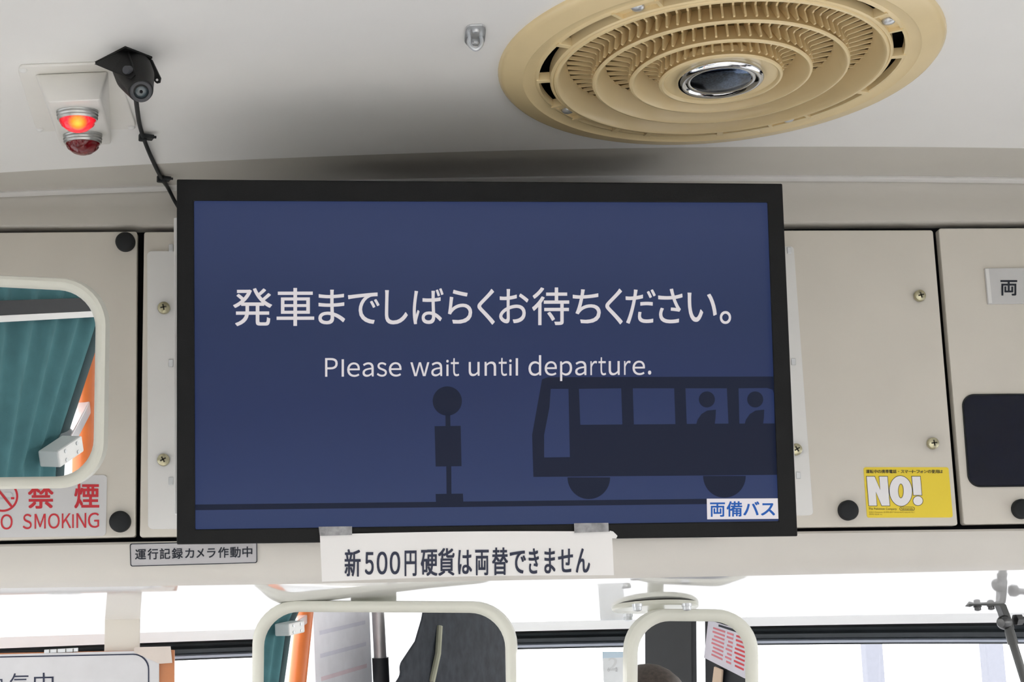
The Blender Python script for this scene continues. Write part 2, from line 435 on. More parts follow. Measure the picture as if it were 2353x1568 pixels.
# side walls with their window bands
def side(name, x0, x1):
    parts = [box(x0, x1, YB_, YF, 0, .75), box(x0, x1, YB_, YF, 1.96, 2.56)]
    ys = [YB_, -5.6, -4.2, -2.8, -1.4, 1.25, 2.5]
    if x0 > 0: ys = [YB_, -5.6, -4.2, -2.8, -1.4, .0, 2.5]
    for y in ys: parts.append(box(x0, x1, y, y+.10, .75, 1.96))
    V, Fc = merge(*parts); tag(mesh(name, V, Fc, M_side), kind='structure')
side('wall_left', XL-.05, XL); side('wall_right', XR, XR+.05)
for i, (x, n) in enumerate(((XL-.03, 'window_2'), (XR+.03, 'window_3'))):
    tag(mesh(n, [Vector((x, YB_, .75)), Vector((x, 2.6, .75)), Vector((x, 2.6, 1.96)), Vector((x, YB_, 1.96))], [(0, 1, 2, 3) if i else (3, 2, 1, 0)], M_glass, recalc=False), kind='structure')
V, Fc = merge(box(XL, XR, YB_-.05, YB_, 0, 1.0), box(XL, XR, YB_-.05, YB_, 2.0, 2.56), box(XL, XL+.2, YB_-.05, YB_, 1.0, 2.0), box(XR-.2, XR, YB_-.05, YB_, 1.0, 2.0))
tag(mesh('wall_back', V, Fc, M_side), kind='structure')
V, Fc = box(XL, XR, YB_, YF, -.05, 0); tag(mesh('floor', V, Fc, M_floor), kind='structure')
V, Fc = merge(box(XL, XR, 2.15, YF, 0, .84), box(XL+.2, XR-.2, 2.05, 2.15, .5, .80))
tag(mesh('dashboard', V, Fc, M_dash, bevel=.02, seg=3), kind='structure')
# outside: pavement and the columns of the terminal seen through the windscreen
V, Fc = box(-60, 60, -60, 90, -.95, -.85); tag(mesh('ground', V, Fc, M_ground), kind='structure')
for x0, x1, lab in ((1990, 2030, 'pale lavender concrete column outside, left one beyond the windscreen'), (2266, 2308, 'pale lavender concrete column outside, right one behind the hinged arm')):
    Y = 11.0; a = on_y((x0, 1500), Y); b = on_y((x1, 1500), Y); w = (b.x-a.x)/2; c = (a.x+b.x)/2
    rt_ = root('outdoor_column', (c, Y, -.85), lab, 'column', 'columns beyond the windscreen')
    V, Fc = box(c-w, c+w, Y, Y+2*w, -.55, 4.6); mesh('shaft', V, Fc, M_column, rt_, bevel=.01)
    V, Fc = box(c-w*1.4, c+w*1.4, Y-w*.4, Y+w*2.4, -.85, -.55); mesh('plinth', V, Fc, M_column, rt_, bevel=.015)

# ------------------------------------------------------------------ hatches
def wmap(off=0.0): return lambda x, y: on_y((x, y), YW+off)
def screw(p, parent, off=-.001, r=.0078, tilt=0.3):
    c = on_y(p, YW+off)
    h = mesh('screw', *lathe([(r*1.0, 0), (r, .0045), (r*.92, .0062), (r*.5, .0078), (0, .0082)], c, NB, 24), M_screw, parent, smooth=True)
    u = Vector((math.cos(tilt), 0, math.sin(tilt))); v = Vector((-math.sin(tilt), 0, math.cos(tilt)))
    q = c+NB*.0079
    V, Fc = merge(obox(q, u*r*.5, v*r*.12, NB*.0006), obox(q, v*r*.5, u*r*.12, NB*.0006))
    mesh('cross_slot', V, Fc, M_slot, h)
def bumper(p, parent, r=.0124):
    c = on_y(p, YW)
    mesh('rubber_stop', *lathe([(r, 0), (r, .007), (r*.93, .0098), (r*.75, .0112), (r*.3, .0118), (0, .0119)], c, NB, 32), M_rubber, parent, smooth=True)
def hatch(loop, label):
    q = [on_y(p, YW) for p in loop]
    cx = sum(p.x for p in q)/4; zmin = min(p.z for p in q)
    r_ = root('hatch_panel', (cx, YW, zmin), label, 'hatch panel', 'hatch panels across the bulkhead')
    pts = rounded(loop, 6, 4)
    V, Fc = prism([on_y(p, YW) for p in pts], -NB*.014)
    mesh('panel', V, Fc, M_wall, r_, bevel=.0012, seg=2)
    return r_
h1 = hatch([(-260, 537), (315, 532), (311, 1234), (-265, 1249)], 'cream hatch panel at far left, behind the teal-reflecting mirror')
h2 = hatch([(331, 533), (1098, 531), (1096, 1224), (321, 1235)], 'cream hatch panel behind the left half of the monitor')
h3 = hatch([(1104, 531), (2144, 529), (2201, 1208), (1102, 1222)], 'cream hatch panel right of the monitor, with the yellow sticker')
h4 = hatch([(2157, 525), (2600, 523), (2660, 1198), (2215, 1206)], 'cream hatch panel at far right, with the dark display window')
bumper((289, 558), h1); bumper((277, 1200), h1, .0131)
bumper((1947, 1174), h3, .0131); bumper((2345, 1171), h4, .0131)
screw((2112, 681), h3, tilt=.25); screw((2142, 1020), h3, tilt=.1)

# ------------------------------------------------------------------ monitor
SC_ = [(446, 462), (1763, 466), (1789, 1198), (449, 1217)]
mn = Vector((.02197, .99341, .11247)).normalized()         # away from the passengers
mP = EYE+Vector((.164, 1.674, .323))
smap = lambda off: plane_map(mP, mn, off)
ctr = on_plane((1117, 1250), mP, mn)
mon = root('wall_monitor', (ctr.x, YW, ctr.z), 'large black-framed monitor hung on the bulkhead showing a departure notice', 'monitor')
def ring(name, outer, inner, mo, mi, back, m, parent, bevel=0):
    """frame between two quads; front at mo / inner lip at mi, extruded by back."""
    O = [mo(*p) for p in outer]; I = [mo(*p) for p in inner]; I2 = [mi(*p) for p in inner]; B = [p+back for p in O]
    V = O+I+I2+B; Fc = []
    for i in range(4):
        j = (i+1) % 4
        Fc += [(i, j, 4+j, 4+i), (4+i, 4+j, 8+j, 8+i), (12+i, 12+j, j, i)]
    Fc.append((12, 13, 14, 15))
    return mesh(name, V, Fc, m, parent, bevel=bevel, seg=2, recalc=True)
ring('bezel', [(406, 412), (1798, 422), (1833, 1233), (406, 1252)], SC_, smap(-.007), smap(.001), mn*.030, M_bezel, mon, bevel=.0012)
# LCD picture: background with the panel's own uneven tone
def screen_mat():
    m = bpy.data.materials.new('lcd_blue_picture'); m.use_nodes = True; nt = m.node_tree; b = nt.nodes['Principled BSDF']
    b.inputs['Base Color'].default_value = (.006, .007, .009, 1); b.inputs['Roughness'].default_value = .4; b.inputs['Specular IOR Level'].default_value = .12
    tc = nt.nodes.new('ShaderNodeTexCoord'); sp = nt.nodes.new('ShaderNodeSeparateXYZ'); nt.links.new(tc.outputs['Generated'], sp.inputs[0])
    nz = nt.nodes.new('ShaderNodeTexNoise'); nz.inputs['Scale'].default_value = 2.2; nz.inputs['Detail'].default_value = 1
    nt.links.new(tc.outputs['Generated'], nz.inputs['Vector'])
    ad = nt.nodes.new('ShaderNodeMath'); ad.operation = 'MULTIPLY_ADD'; ad.inputs[1].default_value = .25; nt.links.new(nz.outputs['Fac'], ad.inputs[0]); nt.links.new(sp.outputs['Z'], ad.inputs[2])
    rp = nt.nodes.new('ShaderNodeValToRGB'); e = rp.color_ramp.elements
    cols = [(.10, (56, 70, 112)), (.30, (48, 62, 106)), (.55, (42, 55, 98)), (.75, (44, 57, 96)), (1.0, (54, 66, 106))]
    e[0].position = cols[0][0]; e[0].color = s2l(*cols[0][1])+(1,); e[1].position = cols[-1][0]; e[1].color = s2l(*cols[-1][1])+(1,)
    for p, c in cols[1:-1]: q = e.new(p); q.color = s2l(*c)+(1,)
    nt.links.new(ad.outputs[0], rp.inputs['Fac']); nt.links.new(rp.outputs['Color'], b.inputs['Emission Color'])
    b.inputs['Emission Strength'].default_value = .76; return m
M_lcd = screen_mat()
M_sil = emissive('lcd_dark_silhouette', s2l(28, 35, 57), .78)
M_lcdw = emissive('lcd_white', s2l(220, 214, 216), .95)
M_lcdlogo = emissive('lcd_logo_white', s2l(228, 222, 226), .95)
M_lcdblue = emissive('lcd_logo_blue', s2l(40, 92, 172), .95)
grow = [(442, 458), (1767, 462), (1793, 1202), (445, 1221)]
screen = plate_px('screen', grow, smap(.0), mn*.004, M_lcd, mon)
s1, s2, s3 = smap(-.0003), smap(-.0006), smap(-.0009)
zz = lambda pts: [(900+x/2.503, 860+y/2.503) for x, y in pts]
flat('ground_line', [[(449, 1160), (1787, 1145), (1787, 1157), (449, 1173)]], s1, M_sil, screen)
bs = [(865, 30), (900, 18), (2195, 14), (2218, 580), (815, 592), (808, 350)]
w0 = [(915, 85), (1017, 85), (1025, 478), (877, 480), (877, 350), (908, 190)]
w1 = [(1077, 85), (1320, 82), (1327, 290), (1085, 292)]
w2 = [(1387, 82), (1625, 82), (1632, 288), (1393, 290)]
w3 = [(1690, 82), (1928, 82), (1937, 285), (1697, 287)]
w4 = [(1995, 82), (2160, 80), (2190, 90), (2198, 110), (2202, 284), (2000, 285)]
busb = [(1245.6, 872), (1259.6, 867.2), (1777, 865.6), (1785.5, 1091.7), (1225.6, 1096.5), (1222.8, 999.8)]
flat('bus_silhouette', [busb]+[zz(w) for w in (w0, w1, w2, w3, w4)], s1, M_sil, screen)
for c in ((1134, 592), (1914, 584)):
    x, y = zz([c])[0]; flat('wheel_silhouette', [[(x+49*math.cos(a), y+1+50*math.sin(a)) for a in [math.pi*i/24 for i in range(25)]]], s1, M_sil, screen)
for dx in (0, 278):
    x, y = zz([(1813+dx, 146)])[0]; flat('passenger_head', [circle2(x, y, 18.4)], s2, M_sil, screen)
    flat('passenger_body', [zz([(1752+dx, 288), (1760+dx, 262), (1782+dx, 230), (1815+dx, 210), (1865+dx, 205), (1863+dx, 250), (1858+dx, 288)])], s2, M_sil, screen)
x, y = zz([(320, 155)])[0]
flat('bus_stop_disc', [circle2(x, y, 33.6)], s1, M_sil, screen)
flat('bus_stop_post', [zz([(309, 225), (337, 225), (338, 305), (310, 305)])], s1, M_sil, screen)
flat('bus_stop_board', [zz([(247, 300), (397, 298), (402, 530), (253, 532)])], s2, M_sil, screen)
flat('bus_stop_post', [zz([(314, 525), (343, 525), (344, 695), (316, 695)])], s1, M_sil, screen)
flat('bus_stop_base', [zz([(253, 690), (410, 688), (412, 738), (255, 741)])], s2, M_sil, screen)
jp = [('発', 535.5, 625.5), ('車', 635.6, 722), ('ま', 731.6, 793), ('で', 799.6, 872), ('し', 884.5, 937), ('ば', 948.5, 1019), ('ら', 1029.5, 1085), ('く', 1097, 1137), ('お', 1147, 1214.5), ('待', 1222.6, 1308), ('ち', 1316, 1380.5), ('く', 1391, 1431), ('だ', 1437.5, 1506.7), ('さ', 1512.3, 1568.4), ('い', 1579.7, 1647), ('。', 1654, 1680)]
text_chars('japanese_caption', jp, lambda x: 741-(x-680)*.0025, 93.5, s2, M_lcdw, screen, off=.006)
en = [('Ｐ', 747, 776), ('l', 785, 790.3), ('ｅ', 797.7, 826.8), ('ａ', 833, 858.7), ('ｓ', 866, 889), ('ｅ', 893.5, 922.6), ('ｗ', 943, 986.5), ('ａ', 991, 1016), ('i', 1025.4, 1031), ('ｔ', 1036, 1055), ('ｕ', 1077, 1102), ('ｎ', 1113.5, 1140), ('ｔ', 1146, 1165), ('i', 1170, 1175.8), ('l', 1185, 1190.4), ('ｄ', 1214.4, 1243.6), ('ｅ', 1251.5, 1279.5), ('ｐ', 1287, 1314.6), ('ａ', 1321.6, 1347.4), ('ｒ', 1356.7, 1372), ('ｔ', 1375, 1392.6), ('ｕ', 1398.7, 1424), ('ｒ', 1434, 1449), ('ｅ', 1453.4, 1482), ('．', 1489, 1496.5)]
text_chars('english_caption', en, lambda x: 866-(x-750)*.0062, 58, s2, M_lcdw, screen, off=.003)
flat('logo_ground', [[(1624, 1146.5), (1787.7, 1145.7), (1789.2, 1192.8), (1625, 1194)]], s2, M_lcdlogo, screen)
text_chars('logo_lettering', [('両', 1631.5, 1666), ('備', 1669.5, 1705.5), ('バ', 1708, 1745), ('ス', 1748.5, 1781)], lambda x: 1184.5-(x-1632)*.006, 37, s3, M_lcdblue, screen, off=.02)
# white rear housing and the mounting plates behind it
def behind(loop, y0, y1, name, m, bevel=.001):
    P = [on_y(p, y0) for p in loop]; V, Fc = prism(P, Vector((0, y1-y0, 0))); return mesh(name, V, Fc, m, mon, bevel=bevel)
fq = [on_y(p, 1.722) for p in ((399.5, 500), (1800, 528), (1836, 1222), (400, 1248))]; bq_ = [on_y(p, YW-.006) for p in ((399.5, 500), (1800, 528), (1836, 1234), (400, 1253))]
hz = [fq[0].z, fq[1].z, bq_[2].z+.001, bq_[3].z+.001]
V, Fc = prism([Vector((p.x, 1.722, z)) for p, z in zip(fq, hz)], Vector((0, YW-.006-1.722, 0))); mesh('rear_housing', V, Fc, M_white, mon, bevel=.001)
tz = smap(.03)(1100, 424).z-.004
xa, xb_ = on_y((700, 450), 1.76).x, on_y((1690, 450), 1.76).x
mesh('shade_box', *box(xa, xb_, 1.915, YW-.009, tz-.08, on_y((1100, 428), 1.915).z), M_bezel, mon, bevel=.002)  # unseen black box, added to darken the cove above the monitor
pl = behind(rounded([(338, 577), (470, 577), (470, 1216), (340, 1216)], [10, 0, 0, 10], 5), YW-.004, YW+.0004, 'mounting_plate', M_white, .0005)
pr = behind(rounded([(1700, 566), (1824, 566), (1869, 1184), (1700, 1190)], [0, 8, 8, 0], 5), YW-.004, YW+.0004, 'mounting_plate', M_white, .0005)
for p in ((393, 570), (393, 835), (393, 1106)):
    c = on_y(p, YW-.004); mesh('slot_nut', *obox(c, Vector((.0028, 0, 0)), Vector((0, .0018, 0)), Vector((0, 0, .0048))), M_steel, pl, bevel=.0006)
for p in ((1813, 576), (1823, 832), (1834, 1093)):
    c = on_y(p, YW-.004); mesh('slot_nut', *obox(c, Vector((.0028, 0, 0)), Vector((0, .0018, 0)), Vector((0, 0, .0044))), M_steel, pr, bevel=.0006)
screw((377, 709), pl, off=-.004, tilt=.2); screw((376, 1058), pl, off=-.004, tilt=.5)
screw((1828, 1034), pr, off=-.004, tilt=.5)

# paper notice taped to the lower edge of the monitor
def papermap(off):
    base = smap(-.011)
    def f(x, y):
        s = (x-735)/675; t = (y-1222)/110
        w = .003*math.sin(s*math.pi)*t+.0012*math.sin(s*9+1)*t-.002*max(0, .25-t)
        return base(x, y)-mn*(w+off)
    return f
NX, NY = 28, 6
pm = papermap(0)
def pedge(s):
    top = 1229-6*s*0-7*s-3.5*math.sin(s*math.pi); bot = 1337.5-15*s+(-5)*math.sin(s*math.pi)
    return top, bot
V = []; Fc = []
for side_ in (0, .0004):
    for j in range(NY+1):
        for i in range(NX+1):
            s = i/NX; t = j/NY; tp, bt = pedge(s); V.append(pm(735+s*671+t*5, tp+(bt-tp)*t)+mn*side_)
k = (NX+1)*(NY+1)
for j in range(NY):
    for i in range(NX):
        a = j*(NX+1)+i; Fc += [(a, a+1, a+NX+2, a+NX+1), (k+a, k+a+NX+1, k+a+NX+2, k+a+1)]
for i in range(NX): Fc += [(i, k+i, k+i+1, i+1), (NY*(NX+1)+i, NY*(NX+1)+i+1, k+NY*(NX+1)+i+1, k+NY*(NX+1)+i)]
for j in range(NY):
    a = j*(NX+1); b = a+NX; Fc += [(a, a+NX+1, k+a+NX+1, k+a), (b, k+b, k+b+NX+1, b+NX+1)]
c = on_plane((1070, 1330), mP, mn)
note = root('paper_notice', c, 'white paper strip about new 500 yen coins taped below the monitor', 'paper notice')
mesh('paper', V, Fc, M_paper, note, smooth=True)
pt = [('新', 292, 410), ('５', 440, 505), ('０', 527, 605), ('０', 622, 698), ('円', 730, 818), ('硬', 848, 970), ('貨', 975, 1095), ('は', 1120, 1222), ('両', 1245, 1345), ('替', 1368, 1485), ('で', 1497, 1615), ('き', 1635, 1710), ('ま', 1750, 1830), ('せ', 1850, 1960), ('ん', 1980, 2085)]
text_chars('lettering', [(c_, 700+a/3.18, 700+b/3.18) for c_, a, b in pt], lambda x: 1320-(x-800)*.0125, 67, papermap(.0004), M_navyink, note, off=.012)
for q in ([(732, 1211), (809, 1210), (809, 1230), (735, 1232)], [(1319, 1203), (1398, 1202), (1399, 1222), (1320, 1225)]):
    mp_ = smap(-.0125); V, Fc = prism([mp_(*p) for p in q], mn*.0004); mesh('tape', V, Fc, M_tape, note)
q = [(1401, 1220), (1409, 1222), (1419, 1232), (1416, 1238), (1404, 1238)]
mp_ = smap(-.010); V, Fc = prism([mp_(*p) for p in q], mn*.0004); mesh('paper_tab', V, Fc, M_paper, note)

# ------------------------------------------------------------------ signs and stickers on the bulkhead
def sticker(name, loop, off, thick, m, label, cat, bevel=0):
    P = [on_y(p, YW-off) for p in loop]; c = sum(P, Vector())/len(P)
    r_ = root(name, (c.x, YW, min(p.z for p in P)), label, cat)
    V, Fc = prism(P, Vector((0, thick, 0))); mesh('plate', V, Fc, m, r_, bevel=bevel)
    return r_, wmap(-off-.0003)
# driving recorder label, on the lower header
r_, mp = sticker('recorder_label', rounded([(298, 1249.6), (591, 1243), (591.4, 1294.4), (299.5, 1302.6)], 5, 4), .0012, .0012, M_plategrey, 'grey bordered label about the recording camera, below the monitor corner', 'label')
flat('border', [rounded([(298, 1249.6), (591, 1243), (591.4, 1294.4), (299.5, 1302.6)], 5, 4), rounded([(300.2, 1251.6), (589, 1245.2), (589.3, 1292.6), (301.6, 1300.6)], 4, 4)], mp, M_ink, r_)
rc = [('運', 210, 385), ('行', 408, 578), ('記', 600, 770), ('録', 795, 970), ('カ', 1005, 1150), ('メ', 1185, 1310), ('ラ', 1355, 1490), ('作', 1530, 1700), ('動', 1720, 1890), ('中', 1915, 2075)]
text_chars('lettering', [(c_, 280+a/6.92, 280+b/6.92) for c_, a, b in rc], lambda x: 1284.6-(x-310)*.0225, 26.2, mp, M_ink, r_, off=.016)
# no smoking sign
sl = rounded([(-130, 1097), (246, 1092), (243, 1232), (-132, 1238)], [0, 9, 9, 0], 5)
r_, mp = sticker('no_smoking_sign', sl, .0012, .0012, M_signgrey, 'grey-white no smoking sign with red lettering under the left mirror', 'sign')
for it in (('禁', 64, 123), ('煙', 170.6, 228)): text_chars('kanji', [it], lambda x: 1163.5-(x-64)*.004, 61.5, mp, M_redink, r_, off=.018)
text_chars('latin_lettering', [(c_, a/3.733, b/3.733) for c_, a, b in (('Ｎ', -130, -35), ('Ｏ', 5, 108), ('Ｓ', 195, 272), ('Ｍ', 296, 392), ('Ｏ', 412, 512), ('Ｋ', 530, 610), ('I', 619, 633), ('Ｎ', 655, 740), ('Ｇ', 754, 850))], lambda x: 1217-(x)*.0195, 45.5, mp, M_redink, r_, off=.006)
flat('prohibition_ring', [circle2(6, 1141, 36), circle2(6, 1141, 31)], mp, M_redink, r_)
dg_ = [(-17, 1114.5), (-13, 1110.5), (31, 1165.5), (27, 1169.5)]
flat('prohibition_bar', [dg_], wmap(-.0018), M_redink, r_)
flat('cigarette', [[(-16, 1143), (23, 1143), (23, 1148), (-16, 1148)]], mp, M_stickergrey, r_)
flat('cigarette_ember', [[(25, 1143), (33, 1143), (33, 1148), (25, 1148)]], mp, M_redink, r_)
flat('smoke', [[(10, 1130), (24, 1130), (30, 1134), (31, 1141), (29, 1141), (28, 1136), (23, 1132.5), (10, 1132.5)]], mp, M_stickergrey, r_)
# plate with one character at the right edge
r_, mp = sticker('name_plate', [(2263, 616.5), (2560, 613), (2570, 695), (2270.6, 698.7)], .004, .004, M_plate, 'silver plate with black kanji on the far right hatch', 'sign', bevel=.0008)
flat('edge_strip', [[(2264.5, 618), (2272, 618), (2280, 697), (2272, 697)]], mp, M_white, r_)
text_chars('lettering', [('両', 2299, 2337.5)], lambda x: 675.5, 40, mp, M_ink, r_, off=.02)
# yellow sticker
yz = lambda x, y: (1950+x/7.843, 1050+y/7.843)
r_, mp = sticker('yellow_sticker', rounded([yz(270, 190), yz(1800, 190), yz(1880, 1095), yz(335, 1100)], 5, 4), .0010, .0010, M_yellow, 'yellow sticker saying NO in big white letters, right of the monitor', 'sticker')
mp2, mp3 = wmap(-.0017), wmap(-.0021)
title = '運転中の携帯電話・スマートフォンの使用は'
n_ = len(title)
for_t = []
for i, ch in enumerate(title):
    x0 = 312+(1700-312)*i/n_; w = (1700-312)/n_
    g0 = .04; g1 = .96
    if ch == '・': g0, g1 = .4, .6
    for_t.append((ch, *(1950+(x0+w*g)/7.843 for g in (g0, g1))))
text_chars('title_lettering', for_t, lambda x: 1050+293/7.843, 8.9, mp, M_ink, r_, off=.012)
def shear(pts, k=.075, y0=880): return [(x+(y-y0)*k*1.0, y) for x, y in pts]
def grown(pts, g):
    P = [Vector(p) for p in pts]; out = []; n = len(P)
    ar = sum(P[i].x*P[(i+1) % n].y-P[(i+1) % n].x*P[i].y for i in range(n)); sg = 1 if ar > 0 else -1
    for i in range(n):
        a = (P[i]-P[i-1]).normalized(); b = (P[(i+1) % n]-P[i]).normalized()
        na = Vector((a.y, -a.x))*sg; nb = Vector((b.y, -b.x))*sg; q = (na+nb); q = q/max(.25, q.length_squared)*2
        if q.length > 2.2: q = q.normalized()*2.2
        out.append((P[i].x+q.x*g, P[i].y+q.y*g))
    return out
Npoly = [(325, 358), (468, 358), (570, 600), (553, 358), (698, 358), (740, 882), (598, 882), (490, 630), (508, 882), (368, 882)]
Oo = [(940+202*math.cos(t)+(-8)*math.sin(t)*-1, 618+270*math.sin(t)) for t in [2*math.pi*i/48 for i in range(48)]]
Oi = [(942+50*math.cos(t), 618+132*math.sin(t)) for t in [2*math.pi*i/48 for i in range(48)]]
Ex = [(1140, 358), (1290, 358), (1318, 692), (1170, 692)]
Ed = circle2(1250, 795, 85, 36, 82)
for nm, lp in (('letter_n', [Npoly]), ('letter_o', [Oo, Oi]), ('exclamation_bar', [Ex]), ('exclamation_dot', [Ed])):
    gl = [grown(l, 9 if i == 0 else -9) for i, l in enumerate(lp)]
    flat(nm+'_outline', [[yz(*p) for p in l] for l in gl], mp, M_ink, r_)
    flat(nm, [[yz(*p) for p in l] for l in lp], mp2, M_printwhite, r_)
text_quad('company_lettering', 'The Pokémon Company', [yz(360, 918), yz(868, 922), yz(868, 972), yz(360, 968)], mp, M_ink, r_, off=.01)
ov = lambda g: [yz(*p) for p in rounded([(918-g, 905-g), (1192+g, 905-g), (1192+g, 972+g), (918-g, 972+g)], 30+g, 6)]
flat('oval_border', [ov(0), ov(-7)], mp, M_ink, r_)
text_quad('oval_lettering', 'Nintendo', [yz(945, 920), yz(1165, 920), yz(1165, 958), yz(945, 958)], mp, M_ink, r_, off=.015)
M_faint = mat('faint_print', s2l(150, 128, 40), rough=.6, var=0)
text_quad('small_print', '©2017 Pokémon. ©1995-2017 Nintendo/Creatures Inc./', [yz(365, 986), yz(1190, 986), yz(1190, 1014), yz(365, 1014)], mp, M_faint, r_)
text_quad('small_print', 'GAME FREAK inc.', [yz(368, 1026), yz(610, 1026), yz(610, 1052), yz(368, 1052)], mp, M_faint, r_)
# dark display window in the right hatch
dl = rounded([(2213, 909), (2600, 906), (2640, 1113), (2229, 1117)], 26, 8)
P = [on_y(p, YW-.003) for p in dl]; c = sum(P, Vector())/len(P)
r_ = root('display_window', (c.x, YW, min(p.z for p in P)), 'dark rounded display window set in the far right hatch', 'display')
V, Fc = prism(P, Vector((0, .003, 0))); mesh('acrylic_pane', V, Fc, M_display, r_, bevel=.0006)
rim = rounded([(2210, 906), (2604, 903), (2644, 1116), (2226, 1120)], 28, 8)
mo = wmap(-.0022); k = len(rim)
V = [mo(*p) for p in rim]+[mo(*p) for p in dl]+[p+Vector((0, .0022, 0)) for p in [mo(*q) for q in rim]]
Fc = [(i, (i+1) % k, k+(i+1) % k, k+i) for i in range(k)]+[(i, 2*k+i, 2*k+(i+1) % k, (i+1) % k) for i in range(k)]
mesh('rim', V, Fc, M_rubber, r_)

# ------------------------------------------------------------------ ceiling ventilator
fu = Vector((1, 0, 0)); fu = (fu-FANN*fu.dot(FANN)).normalized(); fv = FANN.cross(fu)   # fu right
if fv.y > 0: fv = -fv                                                # fv towards the passengers (upwards in the picture)
UV = (fu, fv)
K = FANR/512.0
fan = root('ceiling_ventilator', FANC, 'round beige ventilator grille with a chrome centre on the ceiling', 'ventilator')
def L(prof, seg=96, closed=False): return lathe([(r*K, h*K) for r, h in prof], FANC, FANN, seg, closed=closed, uv=UV)
# h grows downwards (FANN points down); units are the same 512-unit radius
mesh('flange', *L([(512, -6), (512, 8), (506, 15), (498, 18), (462, 25), (456, 26), (450, 22), (428, 20), (423, 24), (419, 24), (418, 6)]), M_fan, fan, smooth=True)
mesh('slot_inner_wall', *L([(393, 4), (393, 28), (390, 31), (386, 31), (384, 28), (384, 4)]), M_fan, fan, smooth=True)
mesh('chamber', *L([(450, 0), (450, -60), (300, -75), (0, -78)], 48), M_black, fan)
def pol(a, r, h): a = R(a); return FANC+(fu*math.cos(a)+fv*math.sin(a))*r*K+FANN*h*K
def sector(a0, a1, r0, r1, h0, h1, n=6):
    V = []; Fc = []
    for i in range(n+1):
        a = a0+(a1-a0)*i/n
        V += [pol(a, r0, h0), pol(a, r1, h0), pol(a, r1, h1), pol(a, r0, h1)]
    for i in range(n):
        b = i*4; Fc += [(b+j, b+(j+1) % 4, b+4+(j+1) % 4, b+4+j) for j in range(4)]
    Fc += [(0, 1, 2, 3), (n*4+3, n*4+2, n*4+1, n*4)]
    return V, Fc
for a in (128, 38, -52, -142):
    sb = mesh('screw_block', *sector(a-7, a+7, 388, 424, 12, 18), M_fan, fan, bevel=.0006)
    for da in (-7, 7): mesh('block_wall', *sector(a+da-.55, a+da+.55, 388, 424, 6, 27, 1), M_fan, sb)
    c = pol(a, 406, 18)
    mesh('screw', *lathe([(15*K, -2*K), (15*K, 3*K), (12*K, 7*K), (6*K, 9*K), (0, 9.5*K)], c, FANN, 16), M_steel, sb, smooth=True)
for a in (70, 96, 160, 188, -20, 10, -77, -103, -168+360-360, -116):
    if a in (-168,): continue
    mesh('spoke', *sector(a-1.1, a+1.1, 388, 424, 6, 27, 1), M_fan, fan, bevel=.0005)
RINGS = [(381, 31), (292, 38), (207, 44), (139, 49)]
ringobj = []
for r, d in RINGS:
    pr_ = [(r+4, d-1), (r+2, d+3), (r-3, d+4), (r-7, d+1), (r-11, d-12), (r-30, d-46), (r-25, d-46), (r-7, d-13)]
    ringobj.append(mesh('louvre_ring', *L(pr_, 96, True), M_fan, fan, smooth=True))
# radial fins: along the recess, then down the outer face of the next ring in
for gi, nf in ((0, 76), (1, 53), (2, 41)):
    ro, do = RINGS[gi]; ri, di = RINGS[gi+1]
    t = 2.3
    poly = [(ri+2, di-8), (ri+7, di-10), (ri+2, di-36), (ri+6, di-40), (ro-30, do-42), (ro-30, do-48), (ri-26, di-48)]
    Vl = [Vector((x*K, s*t*K, h*K)) for s in (-1, 1) for x, h in poly]; n_ = len(poly)
    Fl = [tuple(range(n_)), tuple(range(2*n_-1, n_-1, -1))]+[(i, (i+1) % n_, n_+(i+1) % n_, n_+i) for i in range(n_)]
    me = None
    for i in range(nf):
        a = 2*math.pi*(i+.5)/nf
        u_ = fu*math.cos(a)+fv*math.sin(a); w_ = FANN.cross(u_)
        mw = Matrix(((u_.x, w_.x, FANN.x, FANC.x), (u_.y, w_.y, FANN.y, FANC.y), (u_.z, w_.z, FANN.z, FANC.z), (0, 0, 0, 1)))
        if me is None:
            o = mesh('fin', Vl, Fl, M_fan); me = o.data
        else: o = link(bpy.data.objects.new('fin', me))
        o.parent = ringobj[gi]; o.matrix_basis = mw
# backing behind the louvre fins with its own holes hidden: a beige tray
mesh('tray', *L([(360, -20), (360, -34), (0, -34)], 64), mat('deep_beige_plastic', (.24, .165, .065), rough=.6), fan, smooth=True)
hub = mesh('hub', *L([(128, 20), (134, 46), (128, 47), (104, 41), (0, 41)], 64), M_fan, fan, smooth=True)
mesh('chrome_rim', *L([(101, 40), (101, 50), (97, 56), (91, 58), (84, 56), (80, 52), (74, 53), (70, 51)], 64), M_chrome, hub, smooth=True)
mesh('chrome_disc', *L([(72, 50), (68, 53), (40, 55), (0, 56)], 48), M_chromedisc, hub, smooth=True)

# ------------------------------------------------------------------ ceiling hook
HC = on_ceil((1090, 84)); hn = n_ceil(HC)
hook = root('ceiling_hook', HC, 'small steel eyelet plate screwed to the ceiling beside the ventilator', 'hook')
def cm(P0, n, off=0.0):
    n_ = n.normalized(); return lambda x, y: on_plane((x, y), P0+n_*off, n_)
V, Fc = prism([cm(HC, hn, .0022)(*p) for p in rounded([(1070, 60), (1118, 58), (1113, 107), (1066, 106)], 14, 6)], -hn*.0022)
mesh('base_plate', V, Fc, M_steel, hook, bevel=.0005)
c = cm(HC, hn, .0022)(1093, 70); mesh('screw', *lathe([(.0042, 0), (.0042, .001), (.003, .0026), (0, .0032)], c, hn, 16), M_steel, hook, smooth=True)
A0 = cm(HC, hn, .002)(1078, 86); B0 = cm(HC, hn, .002)(1105, 85)
mid = (A0+B0)/2
path = spline([A0, A0+hn*.008, mid+hn*.0135, B0+hn*.008, B0], 6)
mesh('eyelet', *tube(path, .0022, 8), M_steel, hook, smooth=True)
